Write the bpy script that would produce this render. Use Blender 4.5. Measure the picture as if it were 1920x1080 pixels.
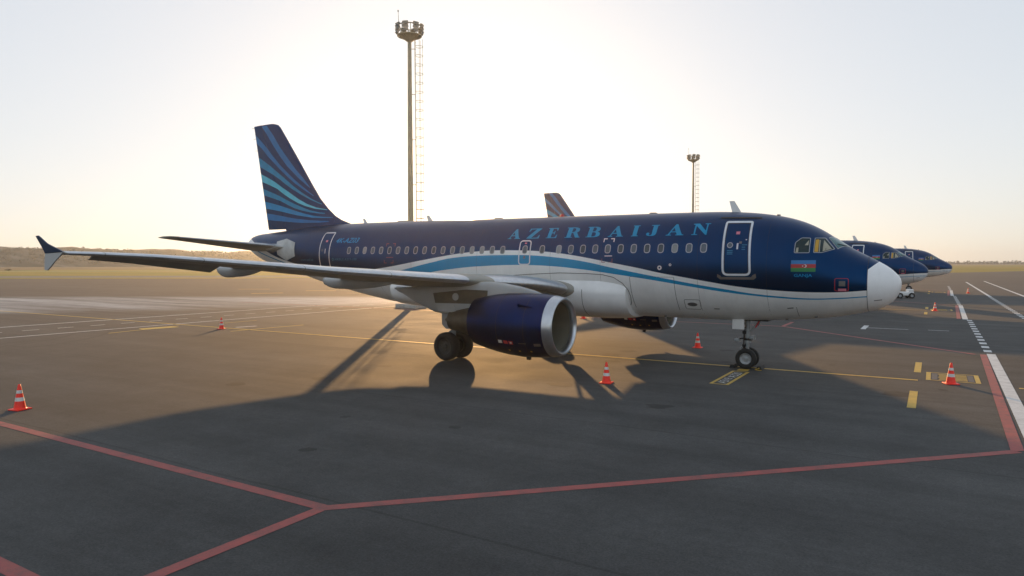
import bpy, bmesh, math, random
import numpy as np
from mathutils import Vector, Matrix
random.seed(7)
for o in list(bpy.data.objects): bpy.data.objects.remove(o)
scene = bpy.context.scene
col = scene.collection
R = math.radians

# ---------------------------------------------------------------- camera
CAM = (0.91258, -26.93153, 4.01196); YAW, PITCH, ROLL, FPX = -0.549427, -0.036609, -0.001203, 1290.17
fw = Vector((math.sin(YAW)*math.cos(PITCH), math.cos(YAW)*math.cos(PITCH), math.sin(PITCH)))
rt = Vector((math.cos(YAW), -math.sin(YAW), 0)); up = rt.cross(fw)
rt2 = rt*math.cos(ROLL) + up*math.sin(ROLL); up2 = -rt*math.sin(ROLL) + up*math.cos(ROLL)
cd = bpy.data.cameras.new('camera'); cam = bpy.data.objects.new('camera', cd); col.objects.link(cam)
cd.sensor_width = 36; cd.lens = FPX/1920*36; cd.clip_start = .1; cd.clip_end = 12000
cam.matrix_world = Matrix.Translation(CAM) @ Matrix((rt2, up2, -fw)).transposed().to_4x4()
scene.camera = cam

# ---------------------------------------------------------------- sky, sun, exposure
SUN_EL, SUN_AZ = R(8.8), R(-35.6)          # azimuth from +Y, negative towards -X
w = bpy.data.worlds.new('World'); scene.world = w; w.use_nodes = True
wn, wl = w.node_tree.nodes, w.node_tree.links
sky = wn.new('ShaderNodeTexSky'); sky.sky_type = 'NISHITA'; sky.sun_disc = False
sky.sun_elevation = SUN_EL; sky.sun_rotation = SUN_AZ; sky.altitude = 100
sky.air_density = 1.0; sky.dust_density = 1.0; sky.ozone_density = 1.6
bg = wn['Background']; bg.inputs['Strength'].default_value = .15
# a thick evening haze evens the sky out: the same Nishita sky with its range compressed
gm = wn.new('ShaderNodeGamma'); gm.inputs['Gamma'].default_value = .235; wl.new(sky.outputs[0], gm.inputs['Color'])
gn = wn.new('ShaderNodeMix'); gn.data_type = 'RGBA'; gn.blend_type = 'MULTIPLY'; gn.inputs[0].default_value = 1; gn.inputs[7].default_value = (3.46, 3.47, 3.58, 1)
wl.new(gm.outputs[0], gn.inputs[6]); wl.new(gn.outputs[2], bg.inputs[0])
sd = bpy.data.lights.new('sun', 'SUN'); sun = bpy.data.objects.new('sun', sd); col.objects.link(sun)
sd.energy = 5.0; sd.angle = R(.5); sd.color = (1, .57, .23)
sdir = Vector((math.sin(SUN_AZ)*math.cos(SUN_EL), math.cos(SUN_AZ)*math.cos(SUN_EL), math.sin(SUN_EL)))
sun.rotation_euler = sdir.to_track_quat('Z', 'Y').to_euler()
vs = scene.view_settings
scene.display_settings.display_device = 'sRGB'
vs.view_transform = 'Standard'; vs.look = 'None'; vs.gamma = 1; vs.use_curve_mapping = False
vs.exposure = .13
scene.render.engine = 'CYCLES'
scene.cycles.use_denoising = True
scene.cycles.max_bounces = 6; scene.cycles.volume_bounces = 0
scene.cycles.sample_clamp_indirect = 8
# ---------------------------------------------------------------- fuselage profile (s = metres aft of the nose tip)
PROF = [(0, 3.25, 3.25, 0), (.03, 3.45, 3.06, .20), (.08, 3.54, 2.92, .32), (.18, 3.66, 2.75, .47), (.35, 3.82, 2.58, .65), (.6, 3.99, 2.43, .85),
        (1.0, 4.22, 2.30, 1.08), (1.5, 4.50, 2.18, 1.32), (2.0, 4.84, 2.08, 1.50), (2.5, 5.18, 2.01, 1.65), (3.0, 5.44, 1.96, 1.76),
        (3.5, 5.62, 1.92, 1.84), (4.2, 5.78, 1.87, 1.91), (5.1, 5.90, 1.83, 1.96), (6.3, 5.97, 1.81, 1.975), (9, 6.00, 1.83, 1.975),
        (14.5, 6.03, 1.88, 1.975), (20, 6.08, 1.93, 1.975), (22, 6.10, 2.02, 1.97), (24, 6.11, 2.30, 1.94), (26.3, 6.09, 2.74, 1.83),
        (27.7, 6.05, 3.03, 1.70), (29.1, 5.96, 3.40, 1.53), (30.5, 5.85, 3.75, 1.27), (32.08, 5.74, 4.07, .93), (32.8, 5.69, 4.32, .72),
        (33.4, 5.56, 4.62, .50), (33.65, 5.44, 4.82, .33)]
PROF = np.array(PROF, float)
def _pchip(x, y):
    h = np.diff(x); d = np.diff(y) / h; m = np.zeros(len(x)); m[0] = d[0]; m[-1] = d[-1]
    for i in range(1, len(x) - 1):
        if d[i-1] * d[i] > 0:
            w1 = 2*h[i] + h[i-1]; w2 = h[i] + 2*h[i-1]
            m[i] = (w1 + w2) / (w1 / d[i-1] + w2 / d[i])
    def f(q):
        i = int(min(max(np.searchsorted(x, q) - 1, 0), len(x) - 2)); t = (q - x[i]) / h[i]; t = min(max(t, 0.), 1.)
        return (1+2*t)*(1-t)**2*y[i] + t*(1-t)**2*h[i]*m[i] + t*t*(3-2*t)*y[i+1] + t*t*(t-1)*h[i]*m[i+1]
    return f
_q = np.sqrt(PROF[:, 0])
_zt, _zb, _hw = (_pchip(_q, PROF[:, k]) for k in (1, 2, 3))
def section(s):
    q = math.sqrt(max(s, 0.)); zt, zb, hw = _zt(q), _zb(q), _hw(q)
    return zt, zb, hw
def side_y(s, z):
    zt, zb, hw = section(s); zm = (zt + zb) / 2; h = (zt - zb) / 2 + 1e-9
    u = (z - zm) / h
    return hw * math.sqrt(max(0., 1 - min(u*u, 1.)))
def skin(s, z, off=.006, side=-1):
    """point of the skin at station s and height z, off metres proud of it; side -1 = starboard"""
    zt, zb, hw = section(s); zm = (zt + zb) / 2; h = (zt - zb) / 2 + 1e-9
    y = side_y(s, z); e = .02
    ny = y / (hw*hw + 1e-9); nz = (z - zm) / (h*h)
    dyds = (side_y(s+e, z) - side_y(max(s-e, 0), z)) / (s + e - max(s-e, 0))
    n = np.array([dyds * 1.0, 1.0, nz / max(ny, .05)]); n /= np.linalg.norm(n)
    return (-s + n[0]*off, side*(y + n[1]*off), z + n[2]*off)
# ---------------------------------------------------------------- mesh helpers
class MB:
    def __init__(self): self.v = []; self.f = []; self.m = []
    def add(self, vs, fs, m=0):
        b = len(self.v); self.v += [tuple(map(float, p)) for p in vs]
        for f in fs: self.f.append([b+i for i in f]); self.m.append(m)
        return b
    def box(self, c, s, m=0, rz=0, ry=0, bev=0):
        x, y, z = s[0]/2, s[1]/2, s[2]/2
        M = Matrix.Translation(c) @ Matrix.Rotation(rz, 4, 'Z') @ Matrix.Rotation(ry, 4, 'Y')
        if bev <= 0:
            vs = [M @ Vector((a*x, b*y, d*z)) for d in (-1, 1) for b in (-1, 1) for a in (-1, 1)]
            self.add(vs, [(0,2,3,1),(4,5,7,6),(0,1,5,4),(2,6,7,3),(0,4,6,2),(1,3,7,5)], m)
        else:
            bm = bmesh.new(); bmesh.ops.create_cube(bm, size=1)
            for v in bm.verts: v.co = Vector((v.co.x*s[0], v.co.y*s[1], v.co.z*s[2]))
            bmesh.ops.bevel(bm, geom=bm.edges[:], offset=bev, segments=2, affect='EDGES', profile=.5)
            bm.verts.index_update()
            self.add([M @ v.co for v in bm.verts], [[v.index for v in f.verts] for f in bm.faces], m); bm.free()
    def cyl(self, p0, p1, r0, r1=None, n=16, m=0, caps=True):
        r1 = r0 if r1 is None else r1
        p0, p1 = Vector(p0), Vector(p1); d = (p1-p0).normalized()
        a = d.orthogonal().normalized(); b = d.cross(a)
        ring = lambda p, r: [p + (a*math.cos(2*math.pi*i/n) + b*math.sin(2*math.pi*i/n))*r for i in range(n)]
        fs = [(i, (i+1)%n, n+(i+1)%n, n+i) for i in range(n)]
        if caps: fs += [tuple(range(n-1, -1, -1)), tuple(range(n, 2*n))]
        self.add(ring(p0, r0)+ring(p1, r1), fs, m)
    def lathe(self, o, ax, prof, n=32, m=0, closed=False, ms=None):
        """prof: list of (distance along axis, radius)"""
        o, ax = Vector(o), Vector(ax).normalized(); a = ax.orthogonal().normalized(); b = ax.cross(a)
        vs = [o + ax*t + (a*math.cos(2*math.pi*i/n) + b*math.sin(2*math.pi*i/n))*max(r, 1e-4) for t, r in prof for i in range(n)]
        k = len(prof); base = len(self.v); self.v += [tuple(p) for p in vs]
        for j in range(k if closed else k-1):
            j2 = (j+1) % k
            for i in range(n):
                self.f.append([base+j*n+i, base+j*n+(i+1)%n, base+j2*n+(i+1)%n, base+j2*n+i]); self.m.append(ms[j] if ms else m)
    def loft(self, rings, m=0, caps=True, close=True):
        n = len(rings[0]); vs = [p for r in rings for p in r]; fs = []
        for j in range(len(rings)-1):
            for i in range(n if close else n-1):
                fs.append((j*n+i, j*n+(i+1)%n, (j+1)*n+(i+1)%n, (j+1)*n+i))
        if caps: fs += [tuple(range(n-1, -1, -1)), tuple(range((len(rings)-1)*n, len(rings)*n))]
        self.add(vs, fs, m)
    def mesh(self, name, mats, sharp=35, fix=True):
        me = bpy.data.meshes.new(name); me.from_pydata(self.v, [], self.f); me.validate()
        for mt in (mats if isinstance(mats, (list, tuple)) else [mats]): me.materials.append(mt)
        if len(me.polygons) == len(self.m): me.polygons.foreach_set('material_index', self.m)
        if fix:
            bm = bmesh.new(); bm.from_mesh(me); bmesh.ops.recalc_face_normals(bm, faces=bm.faces[:]); bm.to_mesh(me); bm.free()
        me.polygons.foreach_set('use_smooth', [sharp > 0]*len(me.polygons))
        if sharp > 0: me.set_sharp_from_angle(angle=R(sharp))
        me.update(); return me
    def build(self, name, mats, parent=None, sharp=35, fix=True):
        o = bpy.data.objects.new(name, self.mesh(name, mats, sharp, fix)); col.objects.link(o)
        if parent is not None: o.parent = parent
        return o
def tag(o, label=None, cat=None, group=None, kind=None):
    for k, v in (('label', label), ('category', cat), ('group', group), ('kind', kind)):
        if v: o[k] = v
    return o
def empty(name, loc=(0, 0, 0), rz=0):
    o = bpy.data.objects.new(name, None); o.location = loc; o.rotation_euler = (0, 0, rz); col.objects.link(o); return o
def link(name, me, parent=None):
    o = bpy.data.objects.new(name, me); col.objects.link(o); o.parent = parent; return o
def copy_tree(o, parent=None):
    c = o.copy(); col.objects.link(c); c.parent = parent
    for ch in list(o.children): copy_tree(ch, c)
    return c
def lerp(a, b, t): return a + (b-a)*t
def interp(tab, x):
    if x <= tab[0][0]: return tab[0][1]
    for (a, p), (b, q) in zip(tab, tab[1:]):
        if x <= b: return lerp(p, q, (x-a)/(b-a))
    return tab[-1][1]

# ---------------------------------------------------------------- materials
def mat(name, color, rough=.5, metal=0, coat=0, spec=.5, noise=None, bump=0, bscale=40, emit=None, trans=0):
    """plain paint with a little procedural mottling: noise = (scale, strength)"""
    m = bpy.data.materials.new(name); m.use_nodes = True; nt = m.node_tree; N, L = nt.nodes, nt.links
    p = N['Principled BSDF']; p.inputs['Base Color'].default_value = (*color, 1); p.inputs['Roughness'].default_value = rough
    p.inputs['Metallic'].default_value = metal; p.inputs['Coat Weight'].default_value = coat; p.inputs['Coat Roughness'].default_value = .06
    p.inputs['Specular IOR Level'].default_value = spec
    tc = N.new('ShaderNodeTexCoord')
    if noise is None: noise = (3, .12)
    nz = N.new('ShaderNodeTexNoise'); nz.inputs['Scale'].default_value = noise[0]; nz.inputs['Detail'].default_value = 6
    L.new(tc.outputs['Object'], nz.inputs['Vector'])
    mx = N.new('ShaderNodeMix'); mx.data_type = 'RGBA'; mx.blend_type = 'MULTIPLY'; mx.inputs[0].default_value = 1
    mx.inputs[6].default_value = (*color, 1)
    mr = N.new('ShaderNodeMapRange'); mr.inputs[1].default_value = .3; mr.inputs[2].default_value = .7
    mr.inputs[3].default_value = 1-noise[1]; mr.inputs[4].default_value = 1+noise[1]*.6
    L.new(nz.outputs[0], mr.inputs[0]); L.new(mr.outputs[0], mx.inputs[7]); L.new(mx.outputs[2], p.inputs['Base Color'])
    if bump:
        nb = N.new('ShaderNodeTexNoise'); nb.inputs['Scale'].default_value = bscale; nb.inputs['Detail'].default_value = 4
        L.new(tc.outputs['Object'], nb.inputs['Vector'])
        b = N.new('ShaderNodeBump'); b.inputs['Strength'].default_value = bump; b.inputs['Distance'].default_value = .02
        L.new(nb.outputs[0], b.inputs['Height']); L.new(b.outputs[0], p.inputs['Normal'])
    return m
NAVY = (.001, .034, .108); CYAN = (.0002, .26, .50); WHITE = (.83, .83, .82)
M = {}
M['white'] = mat('white_paint', WHITE, .32, coat=.3, noise=(1.5, .10))
M['navy'] = mat('navy_paint', NAVY, .32, metal=.85, spec=.2)
M['cowl'] = mat('cowl_blue', (.001, .016, .082), .31, metal=.85, spec=.2)
M['cyan'] = mat('cyan_paint', CYAN, .4, spec=.2)
M['cyan_l'] = mat('pale_cyan_paint', (.10, .58, .76), .4, spec=.2)
M['blue_m'] = mat('mid_blue_paint', (.0003, .175, .46), .4, spec=.2)
M['blue_s'] = mat('sky_blue_paint', (.0003, .27, .58), .4, spec=.2)
M['grey'] = mat('wing_grey', (.36, .37, .37), .42, coat=.1, noise=(1.2, .14))
M['grey_d'] = mat('wing_underside_grey', (.30, .30, .27), .5, noise=(1.6, .18))
M['silver'] = mat('bare_aluminium', (.62, .64, .67), .30, metal=.85, noise=(6, .1))
M['lip'] = mat('polished_lip', (.56, .58, .61), .29, metal=.95, noise=(5, .08))
M['titan'] = mat('heat_stained_titanium', (.085, .075, .058), .45, metal=.5, noise=(4, .3))
M['dark'] = mat('dark_cavity', (.015, .014, .012), .6)
M['duct'] = mat('inlet_duct_grey', (.16, .155, .12), .45)
M['blade'] = mat('fan_blade', (.20, .20, .18), .35, metal=.7)
M['rubber'] = mat('tyre_rubber', (.018, .018, .018), .75, noise=(12, .3), bump=.2)
M['rim'] = mat('wheel_rim', (.36, .38, .40), .4, metal=.5, noise=(10, .3))
M['rim_d'] = mat('brake_dusted_rim', (.06, .06, .055), .5, metal=.4)
M['strut'] = mat('gear_strut_grey', (.34, .36, .37), .4, metal=.2, noise=(8, .3))
M['steel'] = mat('steel', (.3, .3, .3), .35, metal=.8)
M['line'] = mat('panel_gap', (.02, .02, .022), .7)
M['pane'] = mat('cabin_window_pane', (.10, .125, .15), .16, coat=.3)
M['pane_l'] = mat('cabin_window_blind_down', (.26, .27, .27), .22, coat=.3); M['pane_d'] = mat('cabin_window_dark', (.045, .06, .075), .12, coat=.3)
M['wframe'] = mat('window_frame', (.33, .35, .37), .3, metal=.3)
M['cockpit'] = mat('cockpit_glass', (.010, .030, .034), .06, spec=.3)
M['screen'] = mat('windshield_glass', (.03, .13, .14), .08, spec=.4)
M['amber'] = mat('yellow_sun_blind', (.55, .30, .03), .6)
M['pale'] = mat('pale_cockpit_trim', (.36, .34, .26), .6)
M['outline'] = mat('door_outline_white', (.66, .69, .72), .4)
M['plate'] = mat('scuff_plate', (.17, .165, .16), .45, metal=.4)
M['red'] = mat('red_print', (.50, .03, .04), .5)
M['pink'] = mat('pink_red_placard', (.62, .20, .26), .5)
M['green'] = mat('green_print', (.02, .22, .06), .5)
M['flagblue'] = mat('flag_blue', (.02, .18, .45), .5)
M['flagred'] = mat('flag_red', (.42, .03, .03), .5)
M['letter_w'] = mat('white_print', (.70, .70, .70), .5)
M['dim'] = mat('dim_blue_print', (.004, .17, .30), .45)
M['orange'] = mat('cone_red_orange', (1.0, .035, .014), .45, noise=(9, .15))
M['coneband'] = mat('cone_white_band', (.70, .68, .64), .4, noise=(9, .2))
M['mast'] = mat('mast_galvanised', (.34, .32, .24), .5, metal=.2, noise=(2, .15))
M['mast_d'] = mat('mast_lamp_housing', (.22, .20, .15), .5)
M['lampglass'] = mat('lamp_glass', (.5, .5, .48), .1)
M['concrete'] = mat('concrete', (.42, .41, .39), .8, noise=(3, .25), bump=.3)
M['apron_w'] = mat('shaded_white', (.50, .51, .50), .45, noise=(3, .2))  # white paint in shade: the darkening is put into its colour
M['faint'] = mat('faint_red_print', (.20, .05, .05), .5); M['sign_dark'] = mat('dark_sign_paint', (.09, .09, .095), .8)
M['yellow'] = mat('yellow_print', (.60, .40, .05), .5)

def paint_mat(name, c, wear=.45, spec=.5, rough=.7):
    """worn line paint: asphalt shows through in patches and cracks"""
    m = bpy.data.materials.new(name); m.use_nodes = True; N, L = m.node_tree.nodes, m.node_tree.links; p = N['Principled BSDF']
    tc = N.new('ShaderNodeTexCoord'); n1 = N.new('ShaderNodeTexNoise'); n1.inputs['Scale'].default_value = 2.3; n1.inputs['Detail'].default_value = 9; n1.inputs['Roughness'].default_value = .75
    n2 = N.new('ShaderNodeTexNoise'); n2.inputs['Scale'].default_value = 45; n2.inputs['Detail'].default_value = 3
    L.new(tc.outputs['Object'], n1.inputs[0]); L.new(tc.outputs['Object'], n2.inputs[0])
    ad = N.new('ShaderNodeMath'); ad.operation = 'ADD'; ml = N.new('ShaderNodeMath'); ml.operation = 'MULTIPLY'; ml.inputs[1].default_value = .35
    L.new(n2.outputs[0], ml.inputs[0]); L.new(n1.outputs[0], ad.inputs[0]); L.new(ml.outputs[0], ad.inputs[1])
    mr = N.new('ShaderNodeMapRange'); mr.inputs[1].default_value = .58; mr.inputs[2].default_value = .92; mr.inputs[3].default_value = 0; mr.inputs[4].default_value = wear
    L.new(ad.outputs[0], mr.inputs[0])
    mx = N.new('ShaderNodeMix'); mx.data_type = 'RGBA'; mx.inputs[6].default_value = (*c, 1); mx.inputs[7].default_value = (.06, .06, .058, 1)
    L.new(mr.outputs[0], mx.inputs[0]); L.new(mx.outputs[2], p.inputs['Base Color']); p.inputs['Roughness'].default_value = rough; p.inputs['Specular IOR Level'].default_value = spec
    return m
M['skid'] = paint_mat('tyre_rubber_streak', (.046, .046, .046), 1.0, .26, .9); M['oil'] = paint_mat('oil_stain', (.034, .033, .032), .8, .26, .88)
M['p_red'] = paint_mat('red_line_paint', (.34, .070, .062), .85)
M['p_yel'] = paint_mat('yellow_line_paint', (.56, .37, .055), .45)
M['p_wht'] = paint_mat('white_line_paint', (.62, .63, .63), .45)

def livery(name, radome):
    """navy over white with a cyan ribbon, split along curves over the station s = -x"""
    m = bpy.data.materials.new(name); m.use_nodes = True; N, L = m.node_tree.nodes, m.node_tree.links; p = N['Principled BSDF']
    tc = N.new('ShaderNodeTexCoord'); sp = N.new('ShaderNodeSeparateXYZ'); L.new(tc.outputs['Object'], sp.inputs[0])
    sx = N.new('ShaderNodeMath'); sx.operation = 'MULTIPLY'; sx.inputs[1].default_value = -1/34; L.new(sp.outputs[0], sx.inputs[0])
    zz = N.new('ShaderNodeMath'); zz.operation = 'MULTIPLY_ADD'; zz.inputs[1].default_value = 1/3.5; zz.inputs[2].default_value = -2/3.5; L.new(sp.outputs[2], zz.inputs[0])
    def above(pts):
        fc = N.new('ShaderNodeFloatCurve'); cv = fc.mapping.curves[0]
        pts = [(s/34, (z-2)/3.5) for s, z in pts]
        while len(cv.points) < len(pts): cv.points.new(.5, .5)
        for q, (a, b) in zip(cv.points, pts): q.location = (a, b); q.handle_type = 'AUTO'
        fc.mapping.update(); L.new(sx.outputs[0], fc.inputs['Value'])
        g = N.new('ShaderNodeMath'); g.operation = 'GREATER_THAN'; L.new(zz.outputs[0], g.inputs[0]); L.new(fc.outputs[0], g.inputs[1]); return g.outputs[0]
    TOP = [(0, 3.12), (.94, 3.07), (1.77, 3.005), (2.7, 2.99), (3.69, 3.03), (4.92, 3.14), (5.97, 3.30), (7.02, 3.48), (7.89, 3.63), (8.69, 3.80), (9.88, 4.02), (11.13, 4.25),
           (12.06, 4.39), (13.18, 4.50), (14.16, 4.54), (14.77, 4.55), (15.7, 4.54), (16.86, 4.46), (18.08, 4.31), (19.35, 4.12), (21.84, 3.76), (24, 3.56), (26, 3.62), (28.58, 4.02), (29.43, 4.2), (30.25, 4.4), (30.96, 4.65), (34, 5.7)]
    CT = [(0, 2.90), (.94, 2.875), (1.77, 2.81), (2.72, 2.775), (3.7, 2.83), (4.47, 2.90), (5.47, 3.05), (6.51, 3.21), (7.58, 3.40), (8.7, 3.605), (9.87, 3.83), (11.13, 4.08), (12.46, 4.25), (13.48, 4.325), (14.08, 4.34),
          (16.26, 4.32), (17.44, 4.24), (18.7, 4.03), (20.56, 3.66), (22.5, 3.30), (25, 3.22), (27, 3.50), (29.59, 4.08), (31.07, 4.44), (34, 5.3)]
    CB = [(0, 2.87), (.94, 2.84), (1.78, 2.77), (2.73, 2.73), (3.71, 2.77), (4.48, 2.83), (5.49, 2.945), (6.51, 3.09), (7.59, 3.26), (8.72, 3.43), (9.89, 3.59), (11.13, 3.75), (12.46, 3.87), (14.05, 3.92), (16.24, 3.85), (17.44, 3.75),
          (18.98, 3.55), (20.5, 3.25), (22.5, 3.05), (25, 3.12), (27, 3.43), (29.67, 4.02), (31.11, 4.38), (34, 5.24)]
    a, b, c = above(TOP), above(CT), above(CB)
    nz = N.new('ShaderNodeTexNoise'); nz.inputs['Scale'].default_value = 1.3; nz.inputs['Detail'].default_value = 7; L.new(tc.outputs['Object'], nz.inputs[0])
    mr = N.new('ShaderNodeMapRange'); mr.inputs[1].default_value = .35; mr.inputs[2].default_value = .75; mr.inputs[3].default_value = 1.02; mr.inputs[4].default_value = .91; L.new(nz.outputs[0], mr.inputs[0])
    def mix(f, A, B):
        x = N.new('ShaderNodeMix'); x.data_type = 'RGBA'
        if f is not None: L.new(f, x.inputs[0])
        for k, v in ((6, A), (7, B)):
            if isinstance(v, tuple): x.inputs[k].default_value = (*v, 1)
            else: L.new(v, x.inputs[k])
        return x.outputs[2]
    base = mix(c, WHITE, CYAN); base = mix(b, base, WHITE); base = mix(a, base, NAVY); navy_mask = a
    if radome:       # white nose cone: everything forward of a slanted seam
        f = N.new('ShaderNodeMath'); f.operation = 'MULTIPLY_ADD'; f.inputs[1].default_value = .75/34*3.5; f.inputs[2].default_value = (.98-.75*1.76)/34
        L.new(zz.outputs[0], f.inputs[0])
        f2 = N.new('ShaderNodeMath'); f2.operation = 'MINIMUM'; f2.inputs[1].default_value = .98/34
        # seam bends forward above z = 3.76
        f3 = N.new('ShaderNodeMath'); f3.operation = 'MULTIPLY_ADD'; f3.inputs[1].default_value = -1.1*3.5/34; f3.inputs[2].default_value = (.98+1.1*1.76)/34
        L.new(zz.outputs[0], f3.inputs[0]); L.new(f3.outputs[0], f2.inputs[0])
        g = N.new('ShaderNodeMath'); g.operation = 'GREATER_THAN'; L.new(sx.outputs[0], g.inputs[0]); L.new(f2.outputs[0], g.inputs[1])
        base = mix(g.outputs[0], (.88, .88, .88), base)
        nm = N.new('ShaderNodeMath'); nm.operation = 'MULTIPLY'; L.new(g.outputs[0], nm.inputs[0]); L.new(a, nm.inputs[1]); navy_mask = nm.outputs[0]
    x = N.new('ShaderNodeMix'); x.data_type = 'RGBA'; x.blend_type = 'MULTIPLY'; x.inputs[0].default_value = 1
    L.new(base, x.inputs[6]); L.new(mr.outputs[0], x.inputs[7]); L.new(x.outputs[2], p.inputs['Base Color'])
    gm_ = N.new('ShaderNodeMapping'); gm_.inputs['Scale'].default_value = (2.2, 1, .22); L.new(tc.outputs['Object'], gm_.inputs[0])
    gz = N.new('ShaderNodeTexNoise'); gz.inputs['Scale'].default_value = 3; gz.inputs['Detail'].default_value = 6; gz.inputs['Roughness'].default_value = .7; L.new(gm_.outputs[0], gz.inputs[0])
    gr_ = N.new('ShaderNodeMapRange'); gr_.inputs[1].default_value = .48; gr_.inputs[2].default_value = .75; gr_.inputs[3].default_value = 1; gr_.inputs[4].default_value = .94; L.new(gz.outputs[0], gr_.inputs[0])
    x2 = N.new('ShaderNodeMix'); x2.data_type = 'RGBA'; x2.blend_type = 'MULTIPLY'; x2.inputs[0].default_value = 1; L.new(x.outputs[2], x2.inputs[6]); L.new(gr_.outputs[0], x2.inputs[7]); L.new(x2.outputs[2], p.inputs['Base Color'])
    rr = N.new('ShaderNodeMapRange'); rr.inputs[3].default_value = .29; rr.inputs[4].default_value = .40; L.new(nz.outputs[0], rr.inputs[0]); L.new(rr.outputs[0], p.inputs['Roughness'])
    p.inputs['Specular IOR Level'].default_value = .28
    mt_ = N.new('ShaderNodeMath'); mt_.operation = 'MULTIPLY'; mt_.inputs[1].default_value = .85; L.new(navy_mask, mt_.inputs[0]); L.new(mt_.outputs[0], p.inputs['Metallic'])   # metallic flake in the navy only
    # faint skin ripple between frames
    wv = N.new('ShaderNodeTexNoise'); wv.inputs['Scale'].default_value = 1.1; wv.inputs['Detail'].default_value = 1; L.new(tc.outputs['Object'], wv.inputs[0])
    bp = N.new('ShaderNodeBump'); bp.inputs['Strength'].default_value = .12; bp.inputs['Distance'].default_value = .05; L.new(wv.outputs[0], bp.inputs['Height']); L.new(bp.outputs[0], p.inputs['Normal'])
    return m
M['livery'] = livery('livery_paint', False); M['livery_w'] = livery('livery_white_nose', True)
STRIPES = [
    ('stripe', 'blue_m', [(32.11, 11.94), (31.51, 11.3), (30.99, 10.63), (30.34, 9.95), (29.7, 9.28), (29.07, 8.7), (28.58, 8.18)], [(32.59, 11.96), (32.12, 11.45), (31.65, 10.87), (31.0, 10.13), (30.35, 9.48), (29.46, 8.77), (28.59, 8.16)]),
    ('stripe', 'blue_m', [(33.23, 11.54), (32.75, 11.17), (32.2, 10.73), (31.6, 10.16), (31.01, 9.64), (30.36, 9.14), (29.71, 8.66), (28.96, 8.17), (28.28, 7.72)], [(33.16, 11.05), (32.62, 10.68), (32.05, 10.17), (31.54, 9.79), (31.01, 9.37), (30.36, 8.91), (29.72, 8.48), (28.96, 8.05), (28.29, 7.7)]),
    ('stripe', 'cyan', [(33.03, 10.23), (32.43, 9.93), (31.82, 9.59), (31.22, 9.22), (30.62, 8.85), (29.91, 8.38), (29.21, 7.97), (28.47, 7.58), (27.73, 7.25)], [(32.95, 9.69), (32.3, 9.4), (31.62, 9.1), (31.02, 8.79), (30.5, 8.48), (29.85, 8.13), (29.22, 7.83), (28.47, 7.5), (27.74, 7.22)]),
    ('stripe', 'cyan_l', [(32.92, 9.27), (32.17, 8.98), (31.43, 8.66), (30.77, 8.3), (30.12, 7.97), (29.41, 7.59), (28.72, 7.28), (28.04, 7.06), (27.37, 6.93)], [(32.84, 8.81), (32.04, 8.55), (31.24, 8.26), (30.64, 7.91), (30.12, 7.66), (29.48, 7.38), (28.85, 7.17), (28.1, 6.99), (27.38, 6.9)]),
    ('stripe', 'cyan', [(32.7, 8.38), (31.85, 8.11), (31.04, 7.84), (30.39, 7.57), (29.74, 7.33), (29.1, 7.11), (28.48, 6.92), (27.8, 6.78), (27.19, 6.71)], [(32.59, 7.99), (31.72, 7.76), (30.92, 7.54), (30.32, 7.3), (29.74, 7.09), (29.11, 6.93), (28.48, 6.81), (27.8, 6.72), (27.2, 6.68)]),
    ('stripe', 'blue_s', [(32.53, 7.61), (31.73, 7.45), (30.92, 7.27), (30.2, 7.08), (29.49, 6.89), (28.86, 6.74), (28.23, 6.61), (27.56, 6.53), (26.95, 6.5)], [(32.47, 7.2), (31.6, 7.07), (30.73, 6.92), (30.14, 6.8), (29.49, 6.68), (28.86, 6.59), (28.23, 6.5), (27.56, 6.47), (26.97, 6.47)]),
    ('stripe', 'blue_m', [(32.41, 6.92), (31.47, 6.79), (30.6, 6.65), (29.88, 6.53), (29.11, 6.44), (28.42, 6.37), (27.74, 6.32), (27.26, 6.3), (26.78, 6.3)], [(32.35, 6.53), (31.41, 6.44), (30.47, 6.36), (29.82, 6.3), (29.12, 6.25), (28.43, 6.23), (27.75, 6.22), (27.26, 6.24), (26.79, 6.26)]),
]
# ---------------------------------------------------------------- placement tables (metres; x forward along the nearest airliner, y away)
CONES = [(1.47, -.13, .35, 'traffic cone on the yellow stand board beside the red and white edge band'),
 (-8.33, -5.81, .1, 'traffic cone in front of the near engine, nearest the fuselage shadow edge'),
 (-20.41, -17.99, .2, 'traffic cone at the far left, outside the wing tip, casting a long shadow'),
 (-36.04, -.5, .5, 'small traffic cone far behind the wing, beside the yellow lines'),
 (-8.5, 5.19, .0, 'traffic cone under the belly between the far engine and the nose wheels'),
 (1.08, 39.63, .3, 'traffic cone on the stand board ahead of the second airliner'),
 (4.78, 79.5, .2, 'smallest traffic cone, far right ahead of the third airliner'),
 (-20.5, 17.85, .2, 'traffic cone peeking out behind the lip of the near engine')]
OTHERS = [(.55, 40.2, R(-4.5), 'second navy airliner parked behind the white nose cone, dark to its nose tip', True), (3.1, 84.0, R(0.5), 'farthest navy airliner, third in the row, only its front showing', False)]
SHRUBS = [(-480, 60, 2.6, 'dark shrub in the dry field left of the wing tip'), (-470, 118, 1.8, 'lone shrub in the dry field just right of the wing tip fence'), (-430, 150, 1.6, 'small shrub in the dry field under the outer wing'), (-520, 0, 2.2, 'shrub in the dry field near the left border of the view'), (-300, 330, 1.8, 'shrub in the field behind the tailplane')]
HAZE = .00024
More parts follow.
